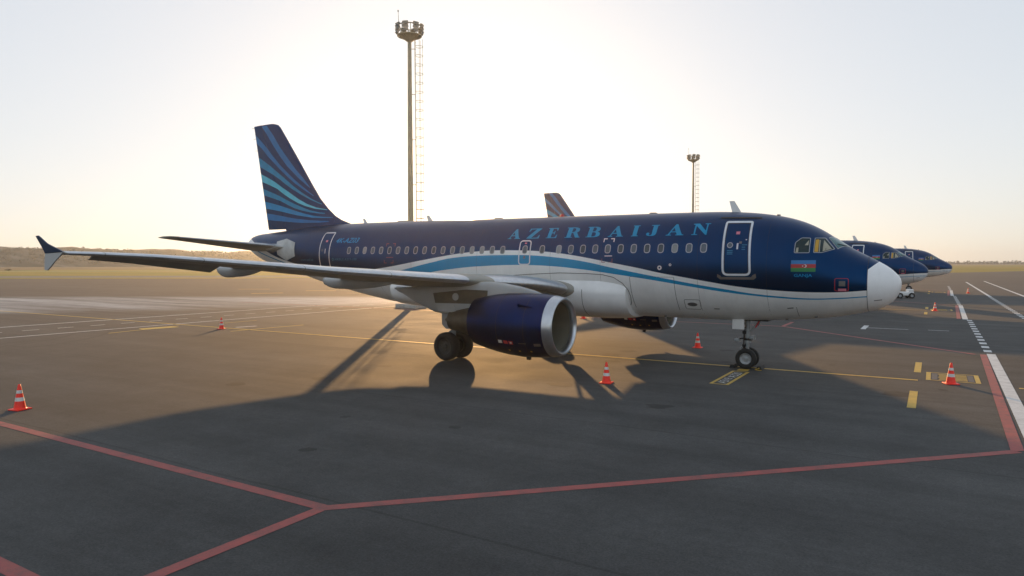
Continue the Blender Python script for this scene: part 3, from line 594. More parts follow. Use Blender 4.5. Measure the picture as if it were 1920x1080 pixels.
def make_tail(root):
    LEF = [(5.5, 24.6), (5.95, 25.1), (6.15, 25.77), (6.35, 26.35), (6.56, 26.76), (7.0, 27.33), (7.57, 27.95), (8.4, 28.60), (9.8, 29.63), (11.0, 30.53), (11.75, 31.1), (11.93, 31.30), (12.02, 31.62)]
    lef = lambda z: interp(LEF, z); hin = lambda z: lerp(30.54, 32.56, (z-5.91)/6.13); tef = lambda z: lerp(32.18, 33.36, (z-5.92)/6.14)
    def half(s, z):
        l = max(lef(z), 26.9+(z-6.15)*.745); c = tef(z)-l
        base = thick(max(0, min(1, (s-l)/c)), .095)*c if s > l else 0
        return base+.02+(.05 if s <= l else 0)*min(1, (s-lef(z))/.8)
    zs = [5.5, 5.8, 5.95, 6.15, 6.35, 6.56, 7.0, 7.57, 8.4, 9.8, 11.0, 11.75, 11.93, 12.02]
    def rings(zl, a, bnd, nn=18):
        out = []
        for z in zl:
            s0, s1 = a(z), bnd(z); ss = [s0+(s1-s0)*(i/nn)**1.6 for i in range(nn+1)]
            out.append([(-s, -half(s, z), z) for s in ss]+[(-s, half(s, z), z) for s in reversed(ss[1:-1] if False else ss)][:-1])
        return out
    b = MB(); b.loft(rings(zs, lef, hin)); fin = b.build('fin', M['navy'], root, 40)
    zr = [5.95, 6.5, 7.5, 9, 10.5, 11.6, 12.03]
    b = MB(); b.loft(rings(zr, lambda z: hin(z)+.03, tef, 8)); rud = b.build('rudder', M['navy'], fin, 40)
    # feathered stripes; pixel-free: (s, z) outlines top edge then bottom edge
    for nm, mt, up_, lo_ in STRIPES:
        for side in (0, 1):
            lp = up_+list(reversed(lo_)); bm = flat([lp])
            v, f = slice_map(bm, lambda s, z: (-min(s, tef(z)-.02), (-1 if side == 0 else 1)*(half(min(max(s, lef(z)), tef(z)), z)+.010), z), .3); bm.free()
            k = MB(); k.add(v, f); k.build('tail_stripe', M[mt], fin, 0, False)
    for z in (11.95, 11.3, 10.6):
        b = MB(); b.cyl((-tef(z), 0, z), (-tef(z)-.25, 0, z+.01), .01, .006, n=6); b.build('static_wick', M['dark'], rud)
    # tailplane
    for sg in (1, -1):
        rr = []
        for y, l, t, z in ((.35, 28.75, 32.45, 4.78), (1.0, 29.25, 32.55, 4.84), (2.5, 30.15, 32.75, 4.99), (4.5, 31.2, 33.0, 5.19), (5.9, 31.85, 33.12, 5.32), (6.12, 32.02, 33.13, 5.34), (6.22, 32.4, 33.12, 5.35)):
            c = t-l; q = []
            for x, tp in [(x, True) for x in (1, .9, .75, .6, .45, .3, .18, .09, .03, .008, 0)]+[(x, False) for x in (.008, .03, .09, .18, .3, .45, .6, .75, .9)]:
                h = thick(x, .10)*c; q.append((-(l+x*c), -sg*y, z+(h if tp else -h)+R(1.5)*(.3-x)*c*-1*0 + (.05*(.3-x)*c)))
            rr.append(q)
        b = MB(); b.loft(rr); h = b.build('tailplane', M['grey_d'], root, 40)
        b = MB(); pts = []
        for j in range(2): pass
        rr2 = []
        for y, l, t, z in ((.8, 29.0, 32.5, 4.82), (2.5, 30.15, 32.75, 4.99), (4.5, 31.2, 33.0, 5.19), (5.85, 31.83, 33.12, 5.315)):
            c = t-l; rr2.append([(-(l+x*c)+(.006 if x == 0 else 0), -sg*y, z+(thick(x, .10)*c+.005 if tp else -thick(x, .10)*c-.005 if x else 0)+.05*(.3-x)*c) for x, tp in ((.09, True), (.03, True), (.008, True), (0, True), (.008, False), (.03, False))])
        b.loft(rr2, caps=False, close=False); b.build('leading_edge', M['silver'], h, 40)
        b = MB(); fq = lambda y, x: (-(lerp(29.25, 31.85, (y-1)/4.9)+x*lerp(3.3, 1.27, (y-1)/4.9)), -sg*y, lerp(4.84, 5.32, (y-1)/4.9)-thick(x, .10)*lerp(3.3, 1.27, (y-1)/4.9)+.05*(.3-x)*lerp(3.3, 1.27, (y-1)/4.9)-.006)
        strip(b, [(1.2, .70), (5.8, .66)], .03, fq); b.build('elevator_seam', M['line'], h, 0, False)
        # white apron plate on the tail cone that the tailplane swivels over
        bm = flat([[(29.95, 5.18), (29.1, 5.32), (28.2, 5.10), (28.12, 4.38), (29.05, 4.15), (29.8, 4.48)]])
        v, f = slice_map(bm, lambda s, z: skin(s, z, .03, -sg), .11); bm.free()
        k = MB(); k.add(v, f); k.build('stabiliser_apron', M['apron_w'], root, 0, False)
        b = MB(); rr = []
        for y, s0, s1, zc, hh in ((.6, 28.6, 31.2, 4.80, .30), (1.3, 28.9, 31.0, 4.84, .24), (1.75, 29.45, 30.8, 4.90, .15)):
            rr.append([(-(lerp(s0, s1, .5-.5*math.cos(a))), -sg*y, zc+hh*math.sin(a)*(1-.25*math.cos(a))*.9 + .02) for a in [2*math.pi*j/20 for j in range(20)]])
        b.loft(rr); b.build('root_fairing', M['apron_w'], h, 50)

def window_loop(s, z, w=.245, h=.355): return rrect([(s+w/2, z-h/2), (s-w/2, z-h/2), (s-w/2, z+h/2), (s+w/2, z+h/2)], .115, 5)
AFT_WIN = [23.94-.5325*i for i in range(18)]
FWD_WIN = [14.36] and [12.95, 12.17]+[11.625-.5385*i for i in range(11)]
def make_jet(white_nose=True):
    root = empty('passenger_jet')
    # fuselage and nose cone
    def skin_rings(st, nn=112):
        out = []
        for s in st:
            zt, zb, hw = section(s); zm, h = (zt+zb)/2, (zt-zb)/2
            out.append([(-s, -hw*math.sin(2*math.pi*i/nn), zm+h*math.cos(2*math.pi*i/nn)) for i in range(nn)])
        return out
    st = [.985]+[.985+.12*i for i in range(1, 45)]+[6.5+.6*i for i in range(26)]+[22+.25*i for i in range(46)]+[33.4, 33.55, 33.65]
    b = MB(); b.loft(skin_rings(st)); fus = b.build('fuselage', M['livery_w' if white_nose else 'livery'], root, 60)
    st = [.0005, .002, .006, .014, .03, .05, .08, .12, .18, .26, .35, .47, .6, .72, .85, .97]
    b = MB(); b.loft(skin_rings(st)); b.build('nose_cone', M['livery_w' if white_nose else 'livery'], root, 60)
    b = MB(); b.lathe((0, 0, 5.13), (-1, 0, 0), [(33.6, .22), (33.72, .22), (33.72, .16), (33.6, .16)], n=20, closed=True); b.build('exhaust_pipe', M['titan'], root)
    # belly fairing
    def fair(s):
        t = max(0, min(1, (s-9.25)/1.6)); e = max(0, min(1, (21.4-s)/3.0)); f = math.sqrt(max(0, t*(2-t)))*(e*e*(3-2*e))
        zt, zb, hw = section(s); top = 3.5; zb2 = zb-.13*f; hw2 = hw*.93+.23*f
        zc = lerp(2.9, 2.95, f); r = []
        for i in range(40):
            a = math.pi+math.pi*i/39     # lower half
            n_ = .72
            r.append((-s, hw2*math.copysign(abs(math.cos(a))**n_, math.cos(a)), zc-(zc-zb2)*abs(math.sin(a))**n_))
        ytop = hw*.90+.1*f; r += [(-s, ytop*.985, lerp(3.0, 3.35, f)), (-s, ytop*.9, lerp(3.1, 3.55, f)), (-s, -ytop*.9, lerp(3.1, 3.55, f)), (-s, -ytop*.985, lerp(3.0, 3.35, f))]
        return r
    b = MB(); b.loft([fair(9.27+.12*i) for i in range(16)]+[fair(11.2+.4*i) for i in range(25)] + [fair(21.3)]); bf = b.build('belly_fairing', M['white'], root, 50)
    # cabin windows
    wins = [(s, 4.635-.0085*(23.94-s)) for s in AFT_WIN]+[(14.37, 4.565)]*0+[(13.78, 4.565)]+[(s, 4.545+.002*(s-6.2)) for s in FWD_WIN]
    for s, z in wins:
        lp = window_loop(s, z); fr = ring_strip('cabin_window', lp, .032, M['wframe'], root, .009); decal('pane', [inset(lp, .03)], M[random.choice(('pane', 'pane', 'pane', 'pane_l', 'pane_d'))], fr, .006)
    # frame joints of the skin
    for sj in (4.05, 6.45, 10.3, 12.55, 16.2, 19.9, 22.1, 24.75, 27.3):
        b = MB(); zt, zb, hw = section(sj); strip(b, [(sj, lerp(zb, zt, .06+.88*i/20)) for i in range(21)], .007, onskin(.0035)); b.build('skin_joint', M['line'], root, 0, False)
    # cockpit glazing
    def pane(nm, lp, extra=()):
        fr = ring_strip(nm, lp, .022, M['wframe'], root, .010); decal('pane', [inset(lp, .02)], M['cockpit'], fr, .007)
        for en, mt, el in extra: decal(en, [el], mt, fr, .0095)
    pane('cockpit_side_window', rrect([(3.19, 4.33), (2.71, 4.33), (2.72, 4.86), (3.0, 4.87), (3.18, 4.70)], .05),
         [('cockpit_trim', M['pale'], [(2.88, 4.60), (2.77, 4.60), (2.77, 4.78)]), ('cockpit_trim', M['pale'], [(3.14, 4.36), (3.06, 4.36), (3.06, 4.52), (3.12, 4.52)])])
    pane('cockpit_side_window', rrect([(2.60, 4.335), (2.34, 4.335), (1.97, 4.46), (2.30, 4.865), (2.61, 4.86)], .04),
         [('sun_blind', M['amber'], rrect([(2.57, 4.37), (2.46, 4.37), (2.47, 4.80), (2.57, 4.80)], .03)), ('cockpit_trim', M['pale'], [(2.44, 4.37), (2.41, 4.37), (2.43, 4.78), (2.46, 4.78)]), ('cockpit_trim', M['pale'], [(2.33, 4.39), (2.07, 4.47), (2.33, 4.78)])])
    def th(s, z): zt, zb, hw = section(s); return math.acos(max(-1, min(1, (z-(zt+zb)/2)/((zt-zb)/2))))
    for sd in (1, -1):
        c00, c10 = (1.90, th(1.90, 4.46)), (2.22, th(2.22, 4.86)); c01, c11 = (1.53, .05), (2.08, .035)
        def wpt(u, v, off):
            s = lerp(lerp(c00[0], c01[0], u), lerp(c10[0], c11[0], u), v); a = lerp(lerp(c00[1], c01[1], u), lerp(c10[1], c11[1], u), v)
            zt, zb, hw = section(s); zm, h = (zt+zb)/2, (zt-zb)/2; nn = Vector((.45, -sd*math.sin(a), math.cos(a))).normalized()
            return Vector((-s, -sd*hw*math.sin(a), zm+h*math.cos(a)))+nn*off
        for nm, mt, u0, u1, v0, v1, off in (('windshield', 'wframe', 0, 1, 0, 1, .006),):
            b = MB(); k = 10; b.add([wpt(lerp(u0, u1, i/k), lerp(v0, v1, j/k), off) for i in range(k+1) for j in range(k+1)], [(i*(k+1)+j, i*(k+1)+j+1, (i+1)*(k+1)+j+1, (i+1)*(k+1)+j) for i in range(k) for j in range(k)])
            ws = b.build(nm, M[mt], root, 60, False)
        b = MB(); b.add([wpt(lerp(.04, .97, i/k), lerp(.05, .95, j/k), .010) for i in range(k+1) for j in range(k+1)], [(i*(k+1)+j, i*(k+1)+j+1, (i+1)*(k+1)+j+1, (i+1)*(k+1)+j) for i in range(k) for j in range(k)]); b.build('pane', M['screen'], ws, 60, False)
        b = MB(); b.cyl(wpt(.6, .02, .03), wpt(.2, .3, .03), .012, n=6); b.build('wiper', M['dark'], ws)
        if sd == -1:
            lp = rrect([(3.19, 4.33), (2.71, 4.33), (2.72, 4.86), (3.0, 4.87), (3.18, 4.70)], .05); ring_strip('cockpit_side_window', lp, .24, M['cockpit'], root, fn=lambda s, z: skin(s, z, .008, 1))
            lp = rrect([(2.60, 4.335), (2.34, 4.335), (1.97, 4.46), (2.30, 4.865), (2.61, 4.86)], .04); ring_strip('cockpit_side_window', lp, .2, M['cockpit'], root, fn=lambda s, z: skin(s, z, .008, 1))
    # forward door
    q = rrect([(5.56, 3.54), (4.55, 3.54), (4.64, 5.51), (5.60, 5.53)], [.22, .22, .10, .10], 6)
    d = ring_strip('cabin_door', q, .075, M['outline'], root, .008)
    ring_strip('door_gap', inset(q, .085), .018, M['line'], d, .006)
    decal('scuff_plate', [[(5.72, 3.60), (5.60, 3.54), (5.58, 3.50), (4.55, 3.50), (4.50, 3.57), (4.40, 3.62), (4.38, 3.48), (4.47, 3.41), (5.62, 3.41), (5.73, 3.50)]], M['plate'], d, .012)
    ang = [2*math.pi*i/14 for i in range(14)]
    fr = ring_strip('door_window', [(5.31+.105*math.cos(a), 4.63+.105*math.sin(a)) for a in ang], .03, M['wframe'], d, .010); decal('door_window_pane', [[(5.31+.07*math.cos(a), 4.63+.07*math.sin(a)) for a in ang]], M['pane'], d, .009)
    decal('door_handle', [rrect([(5.08, 4.48), (5.02, 4.48), (5.02, 4.70), (5.08, 4.70)], .02)], M['outline'], d, .012)
    decal('door_placard', [[(5.15, 5.02), (5.02, 5.02), (5.02, 5.12), (5.15, 5.12)]], M['pink'], d, .009)
    for zz_ in (4.42, 4.36, 4.30): decal('door_print', [[(5.40, zz_), (5.20, zz_), (5.20, zz_+.03), (5.40, zz_+.03)]], M['dim'], d, .009)
    for zz_ in (4.62, 4.54, 4.46): decal('door_print', [[(4.90, zz_), (4.72 if zz_ > 4.6 else 4.78, zz_), (4.72 if zz_ > 4.6 else 4.78, zz_+.03), (4.90, zz_+.03)]], M['dim'], d, .009)
    decal('door_print', [[(5.00, 4.68), (4.91, 4.68), (4.91, 4.76), (5.00, 4.76)]], M['plate'], d, .009); decal('door_print', [[(4.79, 4.80), (4.75, 4.80), (4.75, 4.84), (4.79, 4.84)]], M['outline'], d, .009)
    b = MB(); strip(b, [(5.85, 5.66), (4.42, 5.62)], .05, onskin(.02)); b.build('rain_gutter', M['line'], d, 0, False)
    # rear door
    q = rrect([(26.10, 3.62), (25.28, 3.62), (25.36, 5.60), (26.14, 5.60)], [.2, .2, .09, .12], 6); d = ring_strip('cabin_door', q, .06, M['outline'], root, .008)
    decal('door_window_pane', [[(25.88+.07*math.cos(a), 4.66+.07*math.sin(a)) for a in ang]], M['pane'], d, .009)
    decal('door_handle', [rrect([(25.68, 4.5), (25.63, 4.5), (25.63, 4.74), (25.68, 4.74)], .02)], M['outline'], d, .012); decal('door_placard', [[(25.76, 5.08), (25.62, 5.08), (25.62, 5.18), (25.76, 5.18)]], M['pink'], d, .009)
    # overwing exit
    q = rrect([(14.06, 3.92), (13.47, 3.92), (13.51, 4.96), (14.08, 4.96)], .16, 6); d = ring_strip('overwing_exit', q, .05, M['outline'], root, .011)
    decal('exit_placard', [[(13.83, 4.80), (13.73, 4.80), (13.73, 4.86), (13.83, 4.86)]], M['pink'], d, .010); decal('exit_handle', [rrect([(13.82, 4.18), (13.72, 4.18), (13.72, 4.30), (13.82, 4.30)], .03)], M['plate'], d, .012)
    # titles
    for ch, s0, s1 in TITLE:
        bm = flat(GLYPH[ch])
        for v in bm.verts: v.co.x, v.co.y = lerp(s0, s1, v.co.x), lerp(5.03, 5.46, v.co.y)
        v, f = slice_map(bm, onskin(.007)); bm.free(); k = MB(); k.add(v, f); k.build('title_letter', M['cyan'], root, 0, False)
    words('registration', '4K-AZ03', [(25.02, 5.02), (23.45, 5.02), (23.45, 5.27), (25.02, 5.27)], M['blue_s'], root, shear=.3, bold=.012)
    words('type_name', 'AIRBUS A319-100', [(24.95, 4.14), (23.38, 4.14), (23.38, 4.25), (24.95, 4.25)], M['dim'], root)
    ring_strip('type_emblem', [(25.06+.07*math.cos(a), 4.2+.08*math.sin(a)) for a in ang], .03, M['dim'], root, .006)
    words('web_address', 'www.azal.az', [(27.7, 4.13), (26.6, 4.13), (26.6, 4.25), (27.7, 4.25)], M['dim'], root)
    words('aircraft_name', 'GANJA', [(3.16, 3.49), (2.60, 3.49), (2.60, 3.62), (3.16, 3.62)], M['blue_s'], root, bold=.01)
    flag = make_flag(root, 3.26, 2.50, 3.695, 4.085)
    # print and hatches on the skin
    F = onskin(.005); lp = rrect([(7.06, 2.26), (6.48, 2.26), (6.46, 2.63), (7.05, 2.63)], .06)
    for pts, wd in (([(9.08, 3.46), (9.08, 2.25)], .015), ([(7.33, 3.46), (7.33, 2.2)], .015), ([(9.08, 3.47), (7.33, 3.47)], .010), ([(3.15, 2.45), (3.13, 2.1)], .012), ([(.978, 4.1), (.978, 2.32)], .014), ([(3.45, 2.40), (3.25, 2.42)], .03),
                    ([(.78, 2.72), (.55, 2.75)], .02), ([(6.0, 2.3), (5.8, 2.3)], .03), (lp+[lp[0]], .014)):
        b = MB(); strip(b, pts, wd, F); b.build('panel_seam', M['line'], root, 0, False)
    b = MB()
    fs = lambda s, z: (-s, -(interp([(9.2, 1.86), (9.6, 1.97), (10.2, 2.08), (11, 2.14), (14, 2.15)], s)), z)
    # outline of the fairing on the fuselage side
    pts = [(17.2, 3.30), (15.2, 3.42), (13.6, 3.53), (12.1, 3.60), (10.9, 3.58), (10.2, 3.54), (9.75, 3.44), (9.4, 3.22), (9.2, 2.95), (9.15, 2.7), (9.2, 2.45), (9.4, 2.15)]
    strip(b, pts, .022, onskin(.012)); b.build('fairing_seam', M['line'], bf, 0, False)
    for s in (11.05,):
        b = MB(); b.loft([[(p[0], p[1]*1.003, p[2]-.004) for p in fair(s+d)[:40]] for d in (-.01, .01)], caps=False, close=False); b.build('fairing_seam', M['line'], bf, 0, False)
    decal('drain_port', [[(6.77+.19*math.cos(a), 2.45+.075*math.sin(a)) for a in ang]], M['plate'], root, .008)
    for s, z, r in ((7.87, 3.82, .085), (7.46, 3.93, .05)):
        p = ring_strip('static_port', [(s+r*math.cos(a), z+r*math.sin(a)) for a in ang], r*.55, M['outline'], root, .006)
    # step-and-grab corner marks, forward and aft
    for (sl, sr, zt_, zb_, mt) in ((10.24, 9.78, 4.97, 4.02, 'letter_w'), (21.56, 20.98, 4.95, 4.0, 'faint')):
        for (s, z, dx, dz) in ((sl, zt_, -1, -1), (sr, zt_, 1, -1), (sl, zb_, -1, 1), (sr, zb_, 1, 1)):
            m_ = mt if z > 4.5 else 'faint'; t_ = .035 if z > 4.5 else .025
            decal('corner_mark', [[(s, z), (s+dx*.16, z), (s+dx*.16, z+dz*t_), (s+dx*t_, z+dz*t_), (s+dx*t_, z+dz*.15), (s, z+dz*.15)]], M[m_], root, .006)
        decal('grip_mark', [[(sl-.12, 4.26), (sr+.02, 4.26), (sr+.02, 4.29), (sl-.12, 4.29)]], M['letter_w' if mt == 'letter_w' else 'faint'], root, .006)
    p = ring_strip('probe_panel', rrect([(1.93, 3.04), (1.51, 3.04), (1.51, 3.48), (1.93, 3.48)], .07), .018, M['red'], root, .006)
    decal('probe_plate', [[(1.80, 3.21), (1.61, 3.21), (1.61, 3.38), (1.80, 3.38)]], M['plate'], p, .007); decal('probe_label', [[(1.82, 3.05), (1.58, 3.05), (1.58, 3.13), (1.82, 3.13)]], M['pink'], p, .007)
    for s, z in ((2.6, 2.10), (3.6, 1.99), (8.1, 1.95)):
        b = MB(); q = skin(s, z-.03 if z < 2 else z, 0); b.box(q, (.10, .05, .10), bev=.015); b.build('drain_mast', M['plate'], root)
    # aerials along the crown
    def blade(nm, s0, s1, h, lean, mt):
        z0 = section((s0+s1)/2)[0]-.03; b = MB()
        pr = [(s0, 0), (s1, 0), (s1+lean, h), (lerp(s0, s1, .45)+lean, h)]
        vs = [(-s, y, z0+z) for y in (-.02, .02) for s, z in pr]; b.add(vs, [(3, 2, 1, 0), (4, 5, 6, 7)]+[(i, (i+1) % 4, 4+(i+1) % 4, 4+i) for i in range(4)]); b.build(nm, M[mt], root, 0)
    blade('blade_aerial', 5.34, 5.68, .46, .12, 'white'); blade('blade_aerial', 20.12, 20.42, .30, .12, 'white'); blade('blade_aerial', 24.45, 24.68, .26, .10, 'white')
    for s, l_ in ((22.0, .9), (16.3, .5), (8.84, .35), (4.0, .15)):
        b = MB(); z0 = section(s)[0]; b.loft([[(-s-l_*.5*u, wd*math.cos(a), z0+.005+hh*max(0, math.sin(a))) for a in [2*math.pi*j/12 for j in range(12)]] for u, wd, hh in ((-1, .02, .01), (-.7, .10, .04), (.6, .12, .05), (1, .02, .01))]); b.build('crown_fairing', M['plate'], root, 40)
    b = MB(); z0 = section(13.0)[0]; b.lathe((-13.0, 0, z0-.01), (0, 0, 1), [(0, .10), (.06, .095), (.12, .05), (.14, 0)], n=16); b.build('beacon', M['red'], root, 50)
    for sg in (1, -1): make_wing(root, sg); make_engine(root, sg); make_main_gear(root, sg)
    make_nose_gear(root); make_tail(root)
    return root, flag
def make_flag(root, sl, sr, z0, z1):
    h = (z1-z0)/3; fl = decal('flag', [[(sl, z0), (sr, z0), (sr, z0+h), (sl, z0+h)]], M['green'], root, .006)
    c = ((sl+sr)/2-.05, z0+1.5*h); ang = [2*math.pi*i/20 for i in range(20)]
    decal('flag_band', [[(sl, z0+h), (sr, z0+h), (sr, z0+2*h), (sl, z0+2*h)]], M['flagred'], fl, .006); decal('flag_band', [[(sl, z0+2*h), (sr, z0+2*h), (sr, z1), (sl, z1)]], M['flagblue'], fl, .006)
    ri, ro = h*.30, h*.42
    out = [(c[0]-ro*math.cos(a), c[1]+ro*math.sin(a)) for a in np.linspace(-2.42, 2.42, 16)] ; inn = [(c[0]+.3*ro-.8*ro*math.cos(a), c[1]+.8*ro*math.sin(a)) for a in np.linspace(2.16, -2.16, 16)]
    decal('crescent', [out+inn], M['letter_w'], fl, .010)
    st = []
    for i in range(16): r = h*.17 if i % 2 == 0 else h*.09; st.append((c[0]+h*.52+r*math.cos(i*math.pi/8), c[1]+r*math.sin(i*math.pi/8)))
    decal('star', [st], M['letter_w'], fl, .010)
    return fl
# ---------------------------------------------------------------- ground, grass, hills
U_ = Vector((.853, .522, 0)); V_ = Vector((-.522, .853, 0))      # along / across the apron's far edge
def asphalt(name):
    m = bpy.data.materials.new(name); m.use_nodes = True; N, L = m.node_tree.nodes, m.node_tree.links; p = N['Principled BSDF']
    tc = N.new('ShaderNodeTexCoord')
    def noise(scale, detail, rough=.6, rot=None, sc=None):
        n = N.new('ShaderNodeTexNoise'); n.inputs['Scale'].default_value = scale; n.inputs['Detail'].default_value = detail; n.inputs['Roughness'].default_value = rough
        if rot is not None:
            mp = N.new('ShaderNodeMapping'); mp.inputs['Rotation'].default_value = (0, 0, rot); mp.inputs['Scale'].default_value = sc; L.new(tc.outputs['Object'], mp.inputs[0]); L.new(mp.outputs[0], n.inputs[0])
        else: L.new(tc.outputs['Object'], n.inputs[0])
        return n.outputs[0]
    def rng(v, a, b, c, d):
        r = N.new('ShaderNodeMapRange'); r.inputs[1].default_value = a; r.inputs[2].default_value = b; r.inputs[3].default_value = c; r.inputs[4].default_value = d; L.new(v, r.inputs[0]); return r.outputs[0]
    def op(o, a, b):
        q = N.new('ShaderNodeMath'); q.operation = o
        for k, v in ((0, a), (1, b)):
            if isinstance(v, (int, float)): q.inputs[k].default_value = v
            else: L.new(v, q.inputs[k])
        return q.outputs[0]
    big = rng(noise(.05, 5), .3, .7, .82, 1.18)
    mid = rng(noise(.6, 6, .65), .3, .7, .80, 1.18)
    streak = rng(noise(1.0, 6, .7, R(-31), (.02, .55, 1)), .35, .68, .80, 1.20)
    grain = rng(noise(26, 3, .8), .3, .7, .66, 1.36)
    val = op('MULTIPLY', op('MULTIPLY', op('MULTIPLY', big, mid), op('MULTIPLY', streak, grain)), rng(noise(6, 5, .75), .3, .7, .84, 1.16))
    # tar-sealed joints of the paving lanes (5 m lanes, irregular)
    sp = N.new('ShaderNodeSeparateXYZ'); L.new(tc.outputs['Object'], sp.inputs[0])
    wob = rng(noise(.3, 2), 0, 1, -.08, .08)
    jy = op('ABSOLUTE', op('SUBTRACT', op('FRACT', op('MULTIPLY', op('ADD', sp.outputs[1], wob), 1/7.5), 0), .5), 0)
    joint = op('LESS_THAN', jy, .0045)
    val = op('MULTIPLY', val, rng(joint, 0, 1, 1, .74))
    # rubber and oil stains
    st = rng(noise(.23, 7, .7), .62, .78, 1, .72); val = op('MULTIPLY', val, st)
    # sky glare painted in as a pale band beyond the service road
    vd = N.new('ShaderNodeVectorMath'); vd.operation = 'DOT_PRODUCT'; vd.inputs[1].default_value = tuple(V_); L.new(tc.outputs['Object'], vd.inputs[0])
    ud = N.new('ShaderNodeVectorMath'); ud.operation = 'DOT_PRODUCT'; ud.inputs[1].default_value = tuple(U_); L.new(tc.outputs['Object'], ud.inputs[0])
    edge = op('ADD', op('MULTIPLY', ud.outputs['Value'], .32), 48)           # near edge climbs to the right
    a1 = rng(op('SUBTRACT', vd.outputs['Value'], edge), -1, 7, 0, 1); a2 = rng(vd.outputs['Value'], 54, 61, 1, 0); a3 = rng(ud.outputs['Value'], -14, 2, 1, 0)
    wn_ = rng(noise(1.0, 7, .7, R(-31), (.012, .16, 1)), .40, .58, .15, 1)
    glare = op('MULTIPLY', op('MULTIPLY', a1, a2), op('MULTIPLY', a3, wn_))
    base = N.new('ShaderNodeMix'); base.data_type = 'RGBA'; base.inputs[6].default_value = (.0575, .058, .0575, 1); base.inputs[7].default_value = (.36, .37, .38, 1); L.new(glare, base.inputs[0])
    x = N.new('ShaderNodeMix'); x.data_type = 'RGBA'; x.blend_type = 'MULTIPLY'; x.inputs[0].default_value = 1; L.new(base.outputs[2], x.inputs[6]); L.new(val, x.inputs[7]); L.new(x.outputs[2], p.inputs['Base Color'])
    rg = rng(noise(.4, 6), .3, .7, .84, .93); L.new(op('SUBTRACT', rg, op('MULTIPLY', glare, .10)), p.inputs['Roughness']); p.inputs['Specular IOR Level'].default_value = .30
    b = N.new('ShaderNodeBump'); b.inputs['Strength'].default_value = .35; b.inputs['Distance'].default_value = .012; L.new(noise(60, 3, .8), b.inputs['Height']); L.new(b.outputs[0], p.inputs['Normal'])
    return m
def field(name, c1, c2, c3, scale=.02):
    m = bpy.data.materials.new(name); m.use_nodes = True; N, L = m.node_tree.nodes, m.node_tree.links; p = N['Principled BSDF']; p.inputs['Roughness'].default_value = .95; p.inputs['Specular IOR Level'].default_value = .1
    tc = N.new('ShaderNodeTexCoord'); mp = N.new('ShaderNodeMapping'); mp.inputs['Rotation'].default_value = (0, 0, R(-31)); mp.inputs['Scale'].default_value = (.25, 1, 1); L.new(tc.outputs['Object'], mp.inputs[0])
    n = N.new('ShaderNodeTexNoise'); n.inputs['Scale'].default_value = scale; n.inputs['Detail'].default_value = 9; n.inputs['Roughness'].default_value = .65; L.new(mp.outputs[0], n.inputs[0])
    cr = N.new('ShaderNodeValToRGB'); e = cr.color_ramp.elements; e[0].position = .38; e[0].color = (*c1, 1); e[1].position = .64; e[1].color = (*c3, 1); q = e.new(.5); q.color = (*c2, 1)
    L.new(n.outputs[0], cr.inputs[0])
    n2 = N.new('ShaderNodeTexNoise'); n2.inputs['Scale'].default_value = 1.2; n2.inputs['Detail'].default_value = 5; L.new(tc.outputs['Object'], n2.inputs[0])
    mr = N.new('ShaderNodeMapRange'); mr.inputs[1].default_value = .3; mr.inputs[2].default_value = .7; mr.inputs[3].default_value = .7; mr.inputs[4].default_value = 1.25; L.new(n2.outputs[0], mr.inputs[0])
    x = N.new('ShaderNodeMix'); x.data_type = 'RGBA'; x.blend_type = 'MULTIPLY'; x.inputs[0].default_value = 1; L.new(cr.outputs[0], x.inputs[6]); L.new(mr.outputs[0], x.inputs[7]); L.new(x.outputs[2], p.inputs['Base Color'])
    return m
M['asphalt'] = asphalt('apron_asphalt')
M['dry'] = field('dry_grassland', (.115, .085, .045), (.16, .115, .055), (.19, .15, .085))
M['grass'] = field('verge_grass', (.14, .17, .028), (.24, .20, .038), (.30, .20, .05), .03)
M['hill'] = field('scrub_hill', (.045, .045, .03), (.085, .075, .05), (.17, .15, .12), .05)
M['leaf'] = mat('scrub_leaf', (.05, .055, .025), .8, noise=(.5, .4)); M['bark'] = mat('bark', (.07, .055, .04), .9)
M['taxi'] = mat('taxiway_asphalt', (.10, .093, .085), .75, noise=(.3, .2))

def sheet(name, pts, z, mt, kind='structure', label=None):
    b = MB(); b.add([(x, y, z) for x, y in pts], [tuple(range(len(pts)))]); o = b.build(name, mt, None, 0, False)
    if o.data.polygons[0].normal.z < 0: o.data.flip_normals()
    return tag(o, label, None, None, kind)
sheet('ground', [(-3000, -3000), (3000, -3000), (3000, 3000), (-3000, 3000)], -.03, M['dry'])
# apron: far edge follows the grass verge
edge = [(-330, -34), (-205, 55.7), (-154, 90), (-140, 112), (-70, 205), (9.8, 294), (60, 420), (140, 640), (400, 640), (400, -160), (-330, -160)]
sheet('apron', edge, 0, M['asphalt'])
# verge and the taxiway beyond it, on the left
def off(p, d): return (p[0]+V_.x*d, p[1]+V_.y*d)
el = [(-330, -34), (-205, 55.7), (-154, 90), (-140, 112), (-70, 205), (9.8, 294)]
def band(name, d0, d1, mt, z): return sheet(name, [off(p, d0) for p in el]+[off(p, d1) for p in reversed(el)], z, mt)
band('grass_verge', .5, 260, M['grass'], -.015)
band('taxiway', 12, 42, M['taxi'], -.008)
band('taxiway_edge_line', 13.5, 14.1, M['p_yel'], -.003)
sheet('grass_verge', [(9.8, 294), (60, 420), (140, 640), (-100, 900), (-300, 700), (-150, 520)], -.019, M['grass'])
sheet('grass_verge', [(140, 640), (400, 640), (700, 900), (300, 1300), (-60, 950)], -.019, M['grass'])
sheet('runway', [(-420, 120), (-300, 205), (-303, 211), (-423, 126)], -.005, M['concrete'])

